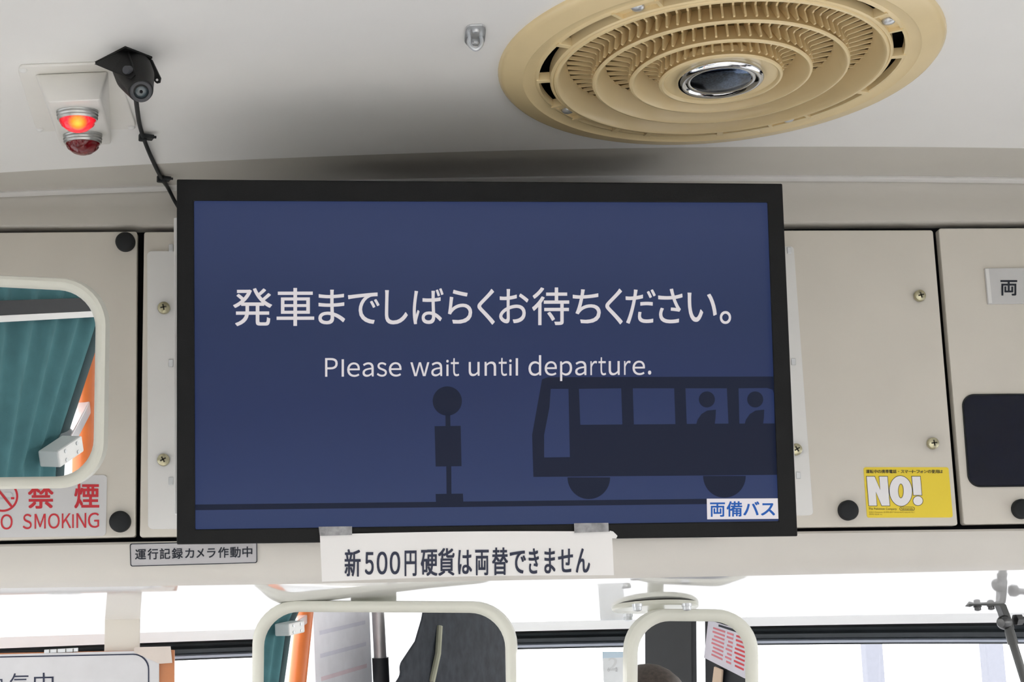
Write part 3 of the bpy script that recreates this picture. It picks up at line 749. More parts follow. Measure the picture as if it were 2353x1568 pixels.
c = cm(HC, hn, .0022)(1091, 98); mesh('screw', *lathe([(.004, 0), (.004, .001), (.003, .0024), (0, .003)], c, hn, 16), M_steel, hook, smooth=True)

# ------------------------------------------------------------------ twin red lamp unit
LC = on_ceil((150, 220)); ln = n_ceil(LC)
lamp = root('signal_lamp_unit', LC, 'white ceiling housing with two red signal lamps, upper one lit', 'lamp')
lm = lambda off: cm(LC, ln, off)
bl_ = rounded([(38, 154), (262, 146), (316, 297), (84, 304)], [16, 16, 16, 16], 6)
V, Fc = prism([lm(.003)(*p) for p in bl_], -ln*.003); mesh('base_plate', V, Fc, M_lampbase, lamp, bevel=.0012)
# housing: a slanted wedge, its rear face tall, falling away to the front
b4 = [lm(.003)(*p) for p in ((78, 168), (252, 160), (300, 330), (130, 336))]
t4 = [lm(.003+.001)(*p) for p in ((100, 200), (240, 196), (286, 300), (130, 306))]
def hp(p, q): return on_plane(p, q, Vector((0, -.35, -1)).normalized())
q0 = b4[0]+ln*.040
top = [hp((108, 235), q0), hp((230, 230), q0)]
b0, b1 = lm(.003)(80, 170), lm(.003)(250, 163)
f0, f1 = top
e0 = lm(.003)(140, 338); e1 = lm(.003)(258, 332)
V = [b0, b1, f1, f0, e0, e1]
Fc = [(0, 1, 2, 3), (3, 2, 5, 4), (0, 3, 4), (1, 5, 2), (0, 4, 5, 1)]
mesh('housing', V, Fc, M_lampbase, lamp, bevel=.003, seg=3, smooth=True)
for p in ((53, 161), (92, 297), (302, 292)):
    c = lm(.003)(*p); mesh('screw', *lathe([(.004, 0), (.004, .0008), (.0028, .0022), (0, .0028)], c, ln, 14), M_white, lamp, smooth=True)
fn = (V[2]-V[3]).cross(V[4]-V[3]).normalized()
if fn.z > 0: fn = -fn
LK = None
def bulb(p, lit):
    c = on_plane(p, V[3], fn); r = .0208
    ax = (fn+Vector((0, -.05, -.15))).normalized()
    rim = mesh('lamp_rim', *lathe([(r*.9, -.004), (r, -.003), (r, .0015), (r*.95, .0025), (r*1.0, .0045), (r*.95, .006), (r*.98, .0075), (r*.93, .0095), (r*.84, .0095)], c, ax, 40), M_alu, lamp, smooth=True)
    pr2 = [(r*.88, .009)]+[(r*.88*math.cos(t), .008+.014*math.sin(t)) for t in [math.pi/2*i/9 for i in range(1, 10)]]
    pr2[-1] = (0, .0215)
    # faceted lens: alternate radii give the prismatic ribs
    Vv, Ff = lathe(pr2, c, ax, 40)
    kk = len(pr2)
    for i in range(40):
        for j in range(1, kk-1):
            ctr_ = c+ax*pr2[j][1]; Vv[i*kk+j] = ctr_+(Vv[i*kk+j]-ctr_)*(1.0 if (i//3+j//2) % 2 else .93)
    ln_ = mesh('lens', Vv, Ff, M_redlit if lit else M_reddark, lamp, smooth=True)
    ln_['label'] = 'lit red lens' if lit else 'dark red unlit lens'
    if lit:
        hot = c+ax*.011+(EYE-c).normalized()*.013
        nt = M_redlit.node_tree; b = nt.nodes['Principled BSDF']
        ge = nt.nodes.new('ShaderNodeNewGeometry'); ds = nt.nodes.new('ShaderNodeVectorMath'); ds.operation = 'DISTANCE'
        ds.inputs[1].default_value = hot; nt.links.new(ge.outputs['Position'], ds.inputs[0])
        mr = nt.nodes.new('ShaderNodeMapRange'); mr.inputs[1].default_value = .002; mr.inputs[2].default_value = .022; nt.links.new(ds.outputs['Value'], mr.inputs[0])
        rp = nt.nodes.new('ShaderNodeValToRGB'); e = rp.color_ramp.elements
        e[0].color = (2.0, .75, .05, 1); e[1].position = .9; e[1].color = (.30, .0, .01, 1)
        q = e.new(.22); q.color = (1.6, .30, .02, 1); q = e.new(.40); q.color = (1.2, .02, .04, 1)
        nt.links.new(mr.outputs[0], rp.inputs[0]); nt.links.new(rp.outputs[0], b.inputs['Emission Color']); b.inputs['Emission Strength'].default_value = 1.0
bulb((178, 256), True); bulb((190, 311), False)

# ------------------------------------------------------------------ surveillance camera
CC = on_ceil((290, 125)); cn = n_ceil(CC)
cam_r = root('ceiling_camera', CC, 'small black surveillance camera in a metal bracket on the ceiling', 'camera')
TO = Vector((0, 0, 0))
DY = CC.y
def at(px, py, dy=0.0): return on_y((px, py), DY+dy)
# U-bracket: ceiling plate, left cheek and right cheek
cp = [cm(CC, cn, .002)(*p) for p in ((214, 148), (288, 110), (350, 134), (290, 175))]
V, Fc = prism(cp, -cn*.002); mesh('bracket_plate', V, Fc, M_cam, cam_r)
ch = [at(216, 147, -.014), at(292, 112, -.010), at(304, 150, -.030), at(310, 172, -.034), at(300, 182, -.034), at(256, 164, -.026)]
V, Fc = prism(ch, Vector((.001, .0025, .0005))); mesh('bracket_cheek', V, Fc, M_cam, cam_r, bevel=.0006)
ch = [at(292, 112, .012), at(348, 136, .012), at(368, 178, .010), at(366, 189, .010), at(358, 191, .010), at(330, 160, .011), at(302, 140, .011)]
V, Fc = prism(ch, Vector((.0012, .0025, 0))); mesh('bracket_cheek', V, Fc, M_cam, cam_r, bevel=.0006)
# body: stubby cylinder pointing down at the passengers
c0 = at(302, 154, .012); c1 = at(324, 210, -.028); ax = (c1-c0).normalized()
body = mesh('camera_body', *lathe([(0, -.012), (.013, -.012), (.0185, -.006), (.0192, .0), (.0190, .022), (.0160, .038), (.0120, (c1-c0).length-.001), (0, (c1-c0).length)], c0, ax, 40), M_cam, cam_r, smooth=True)
# flat left cheek of the body
face = c1
fnrm = (ax*.75+(EYE-c1).normalized()*.65).normalized()
mesh('lens_ring', *lathe([(.0108, -.006), (.0108, .0005), (.0100, .0015), (.0074, .0015), (.0068, -.001), (.005, -.0012)], face, fnrm, 36), M_camring, body, smooth=True)
mesh('lens', *lathe([(.0070, -.001), (.0052, .0005), (.0046, .0012), (.0026, .0018), (0, .002)], face, fnrm, 28), M_lens, body, smooth=True)
mesh('lens_pupil', *lathe([(.0018, .0016), (.0014, .0024), (0, .0026)], face, fnrm, 16), M_black, body, smooth=True)
c = at(291, 161, -.034)
mesh('pivot_screw', *lathe([(.0042, -.006), (.0042, .001), (.0034, .0022), (0, .0026)], c, ((EYE-c).normalized()+Vector((-.5, 0, 0))).normalized(), 20), M_camring, cam_r, smooth=True)
c = at(361, 184, .0085); mesh('bracket_hole', *cyl(c, NB, .0012, .0006, 14), M_white, cam_r)
# cable with two clips, from the camera along the ceiling to behind the monitor
def ceil_at(p, off): q = on_ceil(p); return q+n_ceil(q)*off
w0_ = [at(312, 225, -.004), ceil_at((319, 268), .006), ceil_at((329, 306), .005), ceil_at((347, 352), .005)]
w0_ += [on_cove((371, 402), .004), on_y((386, 432), YW-.012), on_y((402, 463), YW-.010), on_y((425, 500), YW-.012)]
cable = tag(mesh('camera_cable', *tube(spline(w0_, 8), .0024, 10), M_rubber, None, smooth=True), 'thin black cable running from the ceiling camera to the monitor', 'cable')
for p, q, nm in (((330, 306), ceil_at((332, 307), .004), 'upper'), ((371, 404), on_cove((373, 403), .004), 'lower')):
    g = root('cable_clip', q, 'black cable clip on the ceiling cable, %s of the two' % nm, 'cable clip', 'clips holding the camera cable')
    ux = Vector((1, 0, -.12)).normalized(); uy = Vector((-.35, .94, 0)).normalized()
    mesh('clip_base', *obox(q+ux*.003, ux*.0065, uy*.0055, Vector((0, 0, .0022))), M_rubber, g, bevel=.0008)
    mesh('clip_loop', *obox(q+ux*-.002-Vector((0, 0, .001)), ux*.0042, uy*.0034, Vector((0, 0, .0042))), M_rubber, g, bevel=.0012)
    mesh('clip_tail', *obox(q+ux*.009-uy*.003, ux*.003, uy*.0012, Vector((0, 0, .0012))), M_rubber, g)

# ------------------------------------------------------------------ mirrors
def nrm(al, be): al, be = R(al), R(be); return Vector((math.sin(al)*math.cos(be), -math.cos(al)*math.cos(be), math.sin(be)))
def reflect_to(p, P, n, xp):
    d = ray(p); h = on_plane(p, P, n); r = d-n*2*d.dot(n); return h+r*((xp-h.x)/r.x)
def mirror(name, corners, rad, thick, P, n, label, depth=.022):
    mp = cm(P, n, 0.0)
    out = rounded(corners, rad, 10)
    cx = sum(p[0] for p in corners)/4; cy = sum(p[1] for p in corners)/4
    # inner contours by insetting the corner quad
    def inset(t):
        q = []
        for (x, y) in corners: q.append((x+(t if x < cx else -t), y+(t if y < cy else -t)))
        return rounded(q, max(8, rad-t*.75), 10)
    k = len(out)
    loops = [(out, -.008), (out, -.002), (inset(1.5), .0035), (inset(thick*.3), .006), (inset(thick*.62), .0055), (inset(thick*.9), .002), (inset(thick), -.001)]
    V = []; Fc = []
    for lp, h in loops: V += [mp(*p)+n*h for p in lp]
    for a in range(len(loops)-1):
        Fc += [(a*k+i, a*k+(i+1) % k, (a+1)*k+(i+1) % k, (a+1)*k+i) for i in range(k)]
    base = sum((mp(*p) for p in corners), Vector())/4
    r_ = root(name, base, label, 'mirror')
    mesh('frame', V, Fc, M_frame, r_, smooth=True)
    V = [mp(*p)-n*.0005 for p in inset(thick-2)]
    mesh('mirror_glass', V, [tuple(range(k))], M_mirror, r_, recalc=False)
    V = [mp(*p)-n*.002 for p in inset(.5)]+[mp(*p)-n*(depth*.7) for p in inset(thick*.6)]+[mp(*p)-n*depth for p in inset(thick*2.0)]
    Fc = [(a*k+i, a*k+(i+1) % k, (a+1)*k+(i+1) % k, (a+1)*k+i) for a in (0, 1) for i in range(k)]+[tuple(range(2*k, 3*k))]
    mesh('back_shell', V, Fc, M_frame, r_, smooth=True)
    return r_
nL = nrm(-10.9, -13.6); PL = on_y((120, 880), 1.66)
n1 = nrm(-13, -3.5); P1 = on_y((880, 1480), 2.20)
n2 = nrm(14, -3); P2 = on_y((1590, 1480), 2.24)
mL = mirror('interior_mirror', [(-330, 617), (248, 644), (241, 1122), (-330, 1129)], 105, 28, PL, nL, 'cream-framed mirror at left reflecting a teal curtain')
m1 = mirror('interior_mirror', [(581, 1380), (1186, 1383), (1192, 1790), (577, 1790)], 100, 27, P1, n1, 'wide cream-framed mirror under the paper notice, reflecting an orange pole')
m2 = mirror('interior_mirror', [(1438, 1399), (1740, 1401), (1744, 1830), (1435, 1830)], 95, 29, P2, n2, 'narrow cream-framed mirror right of the wide one, reflecting a red-lettered sheet')
# hanger of the left mirror
a = cm(PL, nL, -.02)(-60, 880)
mesh('wall_arm', *tube([a, a+Vector((0, .06, 0)), Vector((a.x, YW-.002, a.z))], .011, 14), M_frame, mL, smooth=True)
# flat hanger of the wide mirror
def stem(l, r, row, name, parent, zlow, y_set=None, m=M_frame, th=.005):
    A = on_visor((l, row)); B = on_visor((r, row)); y = (A.y+B.y)/2
    if y_set is not None:
        y = y_set; A = on_y((l, row), y); B = on_y((r, row), y)
        A.z = visor_pt(A.x, (y-YW-.022)/(YG-.044-YW)).z
    za = A.z+.004
    p = [(y, za), (y, za-.02), (y, za-.045), (y, zlow)]
    V = []; Fc = []
    for (yy, z) in p: V += [Vector((A.x, yy, z)), Vector((B.x, yy, z)), Vector((B.x, yy+th, z)), Vector((A.x, yy+th, z))]
    for i in range(3): Fc += [(i*4+j, i*4+(j+1) % 4, i*4+4+(j+1) % 4, i*4+4+j) for j in range(4)]
    Fc += [(0, 1, 2, 3), (12, 13, 14, 15)]
    return mesh(name, V, Fc, m, parent, bevel=.0008)
hb = [cm(P1, n1, -.020)(x, 1420) for x in (806, 911)]
stem(806, 911, 1377, 'hanger', m1, CZ+.01, max(p.y for p in hb)+.002)
# round foot of the narrow mirror
fc = on_visor((1505, 1393)); fr_ = (on_visor((1603, 1393))-on_visor((1409, 1395))).length/2
vn = Vector((0, -.06, -1)).normalized()
foot = mesh('foot_disc', *lathe([(fr_, -.002), (fr_, .003), (fr_*.97, .005), (fr_*.5, .0065), (0, .007)], fc, vn, 48), M_frame, m2, smooth=True)
mesh('neck', *tube([fc, fc+Vector((0, -.02, -.03)), cm(P2, n2, -.02)(1560, 1500)], .012, 14), M_frame, m2, smooth=True)
for p in ((1464, 1392), (1578, 1391), (1443, 1415)):
    c = on_visor((p[0], 1393))
    c = EYE+ray((p[0], p[1]))*((fc.z-.004-EYE.z)/ray(p).z) if p[1] < 1400 else on_y(p, fc.y-fr_*.8)
    mesh('bolt', *lathe([(.0068, -.002), (.0068, .002), (.0058, .0022), (.0058, .0065), (.004, .0075), (0, .008)], c, vn, 12), M_steel, foot, smooth=True)

# ------------------------------------------------------------------ ventilation notice board, bottom left
YS = on_visor((280, 1424)).y-.012
bmap = lambda off: (lambda x, y: on_y((x, y), YS+off))
bc = bmap(0)(150, 1568)
brd = root('notice_board', (bc.x, YS, bc.z), 'white notice board with black border and amber edge, at the bottom left corner', 'sign board')
V, Fc = prism([bmap(0)(*p) for p in ((-250, 1511), (365, 1495), (367, 1800), (-250, 1800))], Vector((0, .004, 0))); mesh('white_sheet', V, Fc, mat('shaded_board_sheet', (.60, .60, .62), rough=.5), brd)  # white sheet toned grey: shade on its cabin side is in the colour
V, Fc = prism([bmap(.004)(*p) for p in ((-250, 1506), (401, 1494), (401, 1800), (-250, 1800))], Vector((0, .006, 0))); mesh('backing_board', V, Fc, M_amber, brd, bevel=.001)
bo = rounded([(-240, 1514), (343, 1502), (343, 1790), (-240, 1790)], 36, 8); bi = rounded([(-240, 1517), (340, 1505), (340, 1787), (-240, 1787)], 35, 8)
flat('border', [bo, bi], bmap(-.0004), M_navyink, brd)
text_chars('lettering', [('換', -44, 10), ('気', 22, 67), ('中', 78, 123)], lambda x: 1592-(x-20)*.022, 52, bmap(-.0005), M_navyink, brd, off=.0)
V, Fc = prism([bmap(-.001)(*p) for p in ((308, 1488), (392, 1486), (396, 1524), (366, 1526), (308, 1500))], Vector((0, .0006, 0)))
m_clear = mat('clear_tape', (.62, .55, .50), rough=.25, var=.05); mesh('tape', V, Fc, m_clear, brd)
hh = mesh('hinge', *obox(bmap(.004)(141, 1496), Vector((.022, 0, .0006)), Vector((0, .003, 0)), Vector((0, 0, .0026))), M_steel, brd, bevel=.0006)
for x in (114, 131, 151, 168): mesh('hinge_gap', *obox(bmap(.0005)(x, 1496), Vector((.0004, 0, 0)), Vector((0, .0008, 0)), Vector((0, 0, .0026))), M_slot, hh)
stem(240, 322, 1424, 'hanger', brd, CZ-.10, None, M_wall)

# ------------------------------------------------------------------ hinged arm, bottom right
bp0 = on_visor((2270, 1388)); YA = bp0.y
am = lambda x, y, dy=0.0: on_y((x, y), YA+dy)
arm = root('hinged_arm', bp0, 'dark grey hinged arm bolted under the visor at the right edge', 'arm bracket')
zt = bp0.z
def at_z(p, z): d = ray(p); return EYE+d*((z-EYE.z)/d.z)
# top plate under the visor (thin, rounded end), bend and drop leg
pl_ = [am(2226, 1388), am(2236, 1385), am(2300, 1384), am(2312, 1390), am(2320, 1410), am(2332, 1445), am(2318, 1450), am(2306, 1412), am(2298, 1393), am(2240, 1392), am(2228, 1396)]
V, Fc = prism(pl_, Vector((0, .022, .002))); mesh('angle_plate', V, Fc, M_arm, arm, bevel=.0008)
for p in ((2246, 1399), (2277, 1397)):
    c = am(p[0], p[1]-5, .010)
    mesh('bolt', *lathe([(.0060, -.002), (.0060, .0015), (.0048, .0018), (.0048, .0055), (.003, .0065), (0, .007)], c, Vector((0, -.1, -1)).normalized(), 12), M_bolt, arm, smooth=True)
c = am(2302, 1432, -.006)
pv = mesh('pivot_bolt', *lathe([(.0, -.012), (.010, -.012), (.010, -.004), (.0085, .0), (.006, .003), (0, .0035)], c, Vector((-.75, -.65, -.1)).normalized(), 20), M_bolt, arm, smooth=True)
c2 = am(2332, 1425, .012)
mesh('pivot_nut', *cyl(c2, Vector((1, .25, 0)).normalized(), .0085, .010, 6), M_bolt, arm)
mesh('pivot_thread', *cyl(c2, Vector((1, .25, 0)).normalized(), .0045, .03, 14), M_bolt, arm)
rp_ = [am(2312, 1425), am(2320, 1452), am(2328, 1480), am(2338, 1512), am(2356, 1570), am(2385, 1660)]
mesh('rod', *tube(rp_[2:], [.0062, .0062, .0062, .0062], 16), M_arm, arm, smooth=True)
mesh('rod_socket', *tube(rp_[:3], [.0035, .0072, .0078], 16), M_arm, arm, smooth=True)

# inspection sticker on the windscreen
def wsm(off):
    A = ws(.3, 0); B = ws(.3, 1); n = (B-A).cross(Vector((1, 0, 0))).normalized()
    if n.y > 0: n = -n
    return cm(A, n, off)
g = wsm(.002)
r_ = root('windscreen_sticker', g(1410, 1568), 'pale blue inspection sticker on the windscreen beside the narrow mirror', 'sticker')
V, Fc = prism([g(*p) for p in ((1384, 1498), (1446, 1498), (1448, 1640), (1390, 1640))], Vector((0, .0006, 0))); mesh('film', V, Fc, mat('pale_sticker_film', (.80, .83, .86), rough=.5), r_)
flat('blue_band', [[(1384, 1498), (1446, 1498), (1446, 1511), (1385, 1513)]], wsm(.003), M_stickerblue, r_)
text_chars('numerals', [('6', 1396, 1401), ('2', 1414, 1419)], lambda x: 1544, 14, wsm(.003), M_stickergrey, r_)
text_chars('large_numeral', [('2', 1398, 1420)], lambda x: 1542, 44, wsm(.0026), mat('pale_print', (.70, .72, .74), rough=.6), r_)

# ------------------------------------------------------------------ what the mirrors look at
XC = -.775
RL = lambda x, y, xp=XC: reflect_to((x, y), PL, nL, xp)
R1 = lambda x, y, xp=XC: reflect_to((x, y), P1, n1, xp)
R2 = lambda x, y, xp=1.45: reflect_to((x, y), P2, n2, xp)
# teal curtain along the door side
y1 = 1.22; ea, eb = R1(662, 1405), R1(640, 1560)
edge0 = lambda z: ea.y+(eb.y-ea.y)*(z-ea.z)/(eb.z-ea.z)
fl = RL(218, 750); zk = RL(175, 985).z
edge = lambda z: edge0(z)-max(0, z-zk)*(edge0(fl.z)-fl.y)/(fl.z-zk)
y0 = edge(1.55)
cur = root('teal_curtain', (XC, (y0+y1)/2, 1.46), 'teal curtain drawn along the door side, seen only in the mirrors', 'curtain')
NC = 60; ZC = [1.46, zk, zk+.04, zk+.1, 2.02]
V = []; Fc = []
for i in range(NC+1):
    f_ = i/NC; xx = XC+.006*math.sin(i*.75)
    for z in ZC:
        ya = edge(z)+(y1-edge(z))*f_; V += [Vector((xx, ya, z)), Vector((xx-.004, ya, z))]
kz = len(ZC)
for i in range(NC):
    for j in range(kz-1):
        b = (i*kz+j)*2; c = b+kz*2
        Fc += [(b, b+2, c+2, c), (b+1, c+1, c+3, b+3)]
mesh('cloth', V, Fc, M_teal, cur, smooth=True)
mesh('edge_roll', *tube([Vector((XC-.002, edge(z)-.008, z)) for z in ZC], .012, 14), mat('shaded_teal_edge', (.05, .085, .095), rough=.8), cur, smooth=True)  # dark colour of this roll stands in for shading at the curtain edge
za, zb2 = RL(0, 708), RL(205, 697)
w = lambda: None
p0 = RL(-120, 712); p1 = RL(206, 699)
mesh('dark_tape', *obox((p0+p1)/2+Vector((.012, 0, .0)), Vector((.004, 0, 0)), (p1-p0)/2, Vector((0, 0, .011))), M_dark, cur)
mesh('light_tape', *obox((p0+p1)/2+Vector((.013, 0, -.0165)), Vector((.004, 0, 0)), (p1-p0)/2, Vector((0, 0, .005))), M_white, cur)
# orange pole beside it and the white junction box on it
pa, pb = R1(684, 1560, -.822), R1(700, 1405, -.822)
pdir = (pb-pa)/(pb.z-pa.z)
plo = pa+pdir*(.0-pa.z); phi = pa+pdir*(2.30-pa.z)
pole = root('orange_pole', plo, 'orange hand pole with a white screwed box, on the door side behind the teal curtain', 'pole')
mesh('pole_tube', *tube([plo, pa, pb, phi], .021, 20), M_orange, pole, smooth=True)
mesh('floor_flange', *cyl(plo, Vector((0, 0, 1)), .026, .012, 24), M_steel, pole)
xb = -.742
bq = [RL(*p, xb) for p in ((92, 1013), (190, 1013), (186, 1062), (88, 1062))]
bcy = sum(p.y for p in bq)/4; bcz = sum(p.z for p in bq)/4; bhy = abs(bq[0].y-bq[1].y)/2; bhz = abs(bq[0].z-bq[3].z)/2
bx = Vector((xb, bcy, bcz))
jb = mesh('junction_box', *obox(bx, Vector((.018, 0, 0)), Vector((0, bhy*.62, 0)), Vector((0, 0, bhz*.9))), M_white, pole, bevel=.003)
for dy in (-.6, .6):
    for dz in (-.6, .6): mesh('box_screw', *cyl(bx+Vector((.018, dy*bhy*.5, dz*bhz*.8)), Vector((1, 0, 0)), .003, .0015, 10), M_steel, jb)
px_ = pa+pdir*(bcz-pa.z)
mesh('clamp', *obox(Vector(((px_.x+bx.x)/2, (px_.y+bx.y)/2, bcz)), Vector(((bx.x-px_.x)/2, (bx.y-px_.y)/2, 0)), Vector((.008, -.008, 0)), Vector((0, 0, bhz*.7))), M_plategrey, pole, bevel=.002)
# pale notice board behind the pole
a, b = R1(722, 1480, -.842), R1(852, 1480, -.842)
nb_ = root('pale_notice_panel', (XC, (a.y+b.y)/2, 1.50), 'pale lilac notice panel on the door side, seen in the wide mirror', 'notice panel')
mesh('panel', *box(-.848, -.842, b.y, a.y, 1.50, 1.95), mat('pale_lilac_board', (.84, .84, .90), rough=.6), nb_, bevel=.001)
for i in range(7):
    z = 1.54+i*.055; mesh('printed_line', *box(-.842, -.8415, b.y+.03, a.y-.03, z, z+.010), mat('faint_line_%d' % i, (.70, .70, .80) if i % 3 else (.80, .66, .72), rough=.6), nb_)
# steel pole
q = R1(872, 1480, -.80)
sp_ = root('steel_pole', (q.x, q.y, 0), 'grey steel hand pole on the door side, seen in the wide mirror', 'pole')
mesh('pole_tube', *tube([Vector((q.x, q.y-.03, 0)), Vector((q.x, q.y, q.z)), Vector((q.x, q.y+.02, 2.31))], .016, 18), mat('satin_steel', (.5, .48, .48), rough=.4, metal=.6), sp_, smooth=True)
mesh('grip_sleeve', *tube([Vector((q.x, q.y-.005, q.z-.30)), Vector((q.x, q.y-.001, q.z-.035))], .021, 18), M_dark, sp_, smooth=True)
mesh('floor_flange', *cyl(Vector((q.x, q.y-.03, 0)), Vector((0, 0, 1)), .045, .012, 24), M_steel, sp_)
# black coat hanging by the window
XK = -.64
cl = [(972, 1395), (968, 1420), (955, 1470), (935, 1500), (915, 1530), (920, 1552), (905, 1570), (900, 1680), (1250, 1680), (1250, 1395)]
pts = [R1(x, y, XK) for x, y in cl]
ct = root('black_coat', (XK, sum(p.y for p in pts)/len(pts), min(p.z for p in pts)), 'black coat hanging by the door side window, seen in the wide mirror', 'coat')
V, Fc = prism(pts, (R1(1020, 1500, XK-.09)-R1(1020, 1500, XK)))
mesh('coat_body', V, Fc, M_coat, ct, bevel=.025, seg=4, smooth=True)
s0, s1_ = R1(1010, 1440, XK+.004), R1(992, 1568, XK+.004)
mesh('strap', *tube([s0, (s0+s1_)/2+Vector((.006, 0, 0)), s1_], .008, 8), M_strap, ct, smooth=True)
hk = pts[9]; mesh('hanger_hook', *tube([Vector((XL, hk.y+.15, hk.z+.03)), Vector((XK-.05, hk.y+.15, hk.z+.03)), Vector((XK-.05, hk.y+.15, hk.z-.02))], .006, 8), M_steel, ct, smooth=True)
# right-hand side: dark boards with a bright gap, and the red-lettered sheet
def board(name, x0, x1, xp, z0, z1, lab):
    a, b = R2(x0, 1480, xp), R2(x1, 1480, xp)
    r_ = root(name, (xp, (a.y+b.y)/2, z0), lab, 'partition')
    mesh('board', *box(xp, xp+.015, min(a.y, b.y), max(a.y, b.y), z0, z1), M_dark, r_, bevel=.002)
    mesh('cap_strip', *box(xp-.002, xp+.017, min(a.y, b.y), max(a.y, b.y), z1, z1+.012), M_gasket, r_)
    return r_
board('dark_partition', 1482, 1590, 1.45, 0.9, 1.99, 'black partition left of the bright gap, seen in the narrow mirror')
board('dark_partition', 1620, 1800, 1.47, 0.9, 1.99, 'black partition carrying the red-lettered sheet, seen in the narrow mirror')
rs = lambda off: (lambda x, y: reflect_to((x, y), P2, n2, 1.468-off))
sh = [(1628, 1425), (1724, 1455), (1716, 1562), (1618, 1512)]
g = rs(0)
r_ = root('red_lettered_sheet', g(1668, 1540), 'white sheet with rows of red lettering on the black partition, seen in the narrow mirror', 'notice')
V, Fc = prism([g(*p) for p in sh], Vector((.001, 0, 0))); mesh('sheet', V, Fc, mat('lilac_white_sheet', (.66, .64, .72), rough=.7), r_)
import random
rnd = random.Random(4)
def shp(s, t):
    tl, tr, br, bl = sh; return ((tl[0]*(1-s)+tr[0]*s)*(1-t)+(bl[0]*(1-s)+br[0]*s)*t, (tl[1]*(1-s)+tr[1]*s)*(1-t)+(bl[1]*(1-s)+br[1]*s)*t)
for i in range(8):
    t = .14+i*.095
    for s0_, s1__ in ((.12, .42), (.46, .62), (.66, .92)):
        e_ = rnd.random()*.06
        flat('printed_line', [[shp(s0_+e_, t), shp(s1__, t), shp(s1__, t+.045), shp(s0_+e_, t+.045)]], rs(.0006), M_redink if s0_ > .6 else M_redpale, r_)
flat('heading', [[shp(.25, .03), shp(.95, .03), shp(.95, .085), shp(.25, .085)]], rs(.0006), M_ink, r_)
tq = [R2(*p, 1.464) for p in ((1645, 1532), (1664, 1540), (1660, 1600), (1638, 1592))]
tp = root('tan_pad', tq[3], 'tan pad on the black partition under the red-lettered sheet', 'pad')
V, Fc = prism(tq, Vector((-.006, 0, 0))); mesh('pad', V, Fc, M_tan, tp, bevel=.002, seg=2)
# driver on the right, whose hair just shows in the narrow mirror
hp_ = R2(1490, 1532, 1.02)
dx, dy, top = hp_.x, hp_.y-.02, hp_.z
seat = root('driver_seat', (dx, dy-.1, 0), 'dark driver seat on a pedestal at the right front', 'seat')
zs = top-.86
mesh('pedestal', *box(dx-.18, dx+.18, dy-.2, dy+.2, 0, zs-.12), M_dash, seat, bevel=.02)
mesh('cushion', *box(dx-.24, dx+.24, dy-.22, dy+.28, zs-.12, zs), M_dark, seat, bevel=.04, seg=4, smooth=True)
mesh('backrest', *box(dx-.23, dx+.23, dy-.34, dy-.22, zs-.05, zs+.52), M_dark, seat, bevel=.05, seg=4, smooth=True)
def skin(name, nodes, edges, m, parent):
    me = bpy.data.meshes.new(name); me.from_pydata([n[0] for n in nodes], edges, []); o = link(bpy.data.objects.new(name, me))
    o.modifiers.new('s', 'SKIN'); o.modifiers.new('u', 'SUBSURF').levels = 2; o.modifiers['u'].render_levels = 2
    me.materials.append(m)
    for i, n in enumerate(nodes):
        sv = me.skin_vertices[0].data[i]; sv.radius = n[1]; sv.use_root = (i == 0)
    return adopt(o, parent)
per = root('person', (dx, dy, zs), 'person with dark hair in navy uniform seated at the right front', 'person')
w3 = lambda x, y, z: Vector((dx+x, dy+y, zs+z))
N = [(w3(0, 0, .10), (.16, .12)), (w3(0, -.02, .30), (.15, .11)), (w3(0, -.02, .48), (.18, .10)), (w3(0, 0, .58), (.06, .06)),
     (w3(.19, 0, .52), (.06, .06)), (w3(.24, .05, .27), (.045, .045)), (w3(.16, .28, .24), (.035, .035)),
     (w3(-.19, 0, .52), (.06, .06)), (w3(-.24, .05, .27), (.045, .045)), (w3(-.16, .28, .24), (.035, .035)),
     (w3(.10, .08, .085), (.085, .085)), (w3(.13, .42, .08), (.06, .06)), (w3(.13, .46, -.33), (.04, .04)),
     (w3(-.10, .08, .085), (.085, .085)), (w3(-.13, .42, .08), (.06, .06)), (w3(-.13, .46, -.33), (.04, .04))]
Ed_ = [(0, 1), (1, 2), (2, 3), (2, 4), (4, 5), (5, 6), (2, 7), (7, 8), (8, 9), (0, 10), (10, 11), (11, 12), (0, 13), (13, 14), (14, 15)]
skin('body', N, Ed_, M_uniform, per)
hc = w3(0, .03, .745)
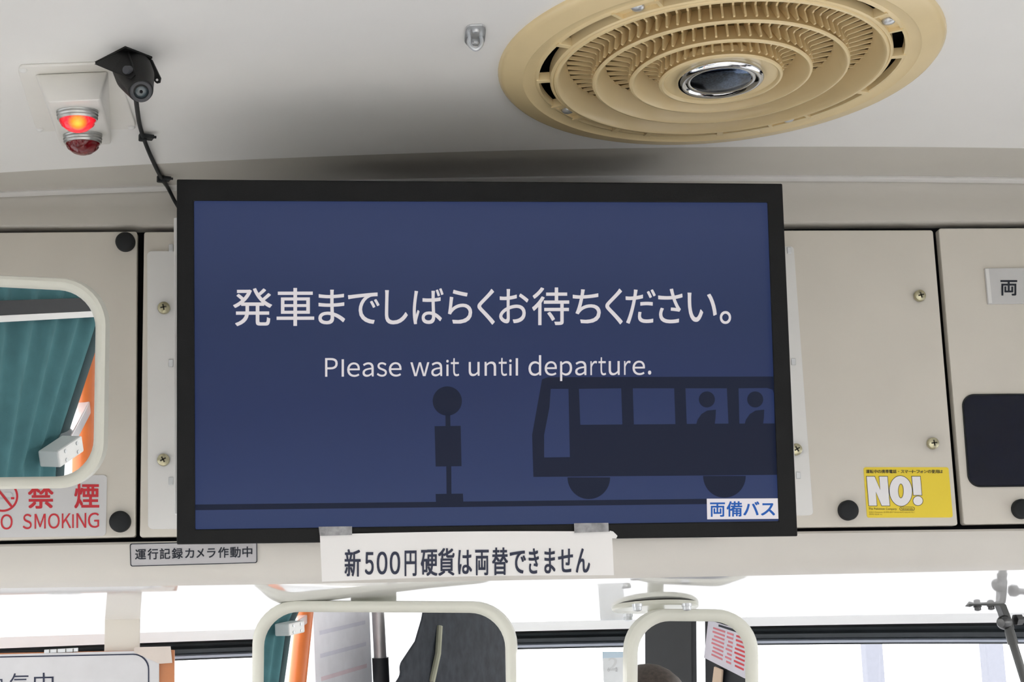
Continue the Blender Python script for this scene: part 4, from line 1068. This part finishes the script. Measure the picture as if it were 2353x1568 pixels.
def egg(c, rx, ry, rz, m, name, parent, cut=None, fn=None):
    V = []; Fc = []; n, k = 24, 14
    for i in range(k+1):
        t = math.pi*i/k
        for j in range(n):
            a = 2*math.pi*j/n; p = Vector((math.sin(t)*math.cos(a), math.sin(t)*math.sin(a), math.cos(t)))
            f_ = 1.0 if p.z > 0 else 1+.22*p.z
            q = Vector((p.x*rx*f_, p.y*ry*f_, p.z*rz))
            if fn: q = fn(p, q)
            V.append(c+q)
    for i in range(k):
        for j in range(n): Fc.append((i*n+j, i*n+(j+1) % n, (i+1)*n+(j+1) % n, (i+1)*n+j))
    return mesh(name, V, Fc, m, parent, smooth=True)
hd = egg(hc, .074, .092, .112, M_skin, 'head', per)
mesh('neck', *tube([w3(0, -.005, .56), w3(0, .0, .68)], .052, 16), M_skin, per, smooth=True)
def hairfn(p, q):
    if p.z < .25 and p.y > -.1: return q*.86
    return q*(1.08 if p.z > -.4 else .88)
egg(hc+Vector((0, -.008, .006)), .076, .094, .106, M_hair, 'hair', per, fn=hairfn)
mesh('nose', *tube([hc+Vector((0, .088, .012)), hc+Vector((0, .106, -.018)), hc+Vector((0, .090, -.026))], [.006, .011, .008], 10), M_skin, hd, smooth=True)
for sx in (-1, 1):
    mesh('ear', *lathe([(.0, -.004), (.016, -.003), (.018, .004), (.010, .009), (0, .006)], hc+Vector((sx*.072, -.005, -.005)), Vector((sx, -.2, 0)), 16), M_skin, hd, smooth=True)
    mesh('eye', *lathe([(.0, .004), (.008, .002), (.011, -.002)], hc+Vector((sx*.030, .086, .008)), Vector((0, 1, 0)), 14), M_dark, hd, smooth=True)
    hw = w3(sx*.15, .315, .235)
    mesh('palm', *obox(hw, Vector((.014, 0, 0)), Vector((0, .045, -.01)), Vector((0, .01, .034))), M_skin, per, bevel=.012, seg=3, smooth=True)
    for fi, L_ in enumerate((.034, .042, .045, .040)):
        b_ = hw+Vector((0, .04, -.030+fi*.018)); mesh('finger', *tube([b_, b_+Vector((-sx*.012, L_, 0)), b_+Vector((-sx*.034, L_+.008, -.003))], [.009, .0085, .007], 8), M_skin, per, smooth=True)
    b_ = hw+Vector((-sx*.01, -.01, .034)); mesh('thumb', *tube([b_, b_+Vector((-sx*.014, .022, .022)), b_+Vector((-sx*.022, .048, .024))], [.011, .010, .008], 8), M_skin, per, smooth=True)
mesh('mouth', *obox(hc+Vector((0, .083, -.052)), Vector((.020, 0, 0)), Vector((0, .004, 0)), Vector((0, 0, .003))), M_redpale, hd, bevel=.002)
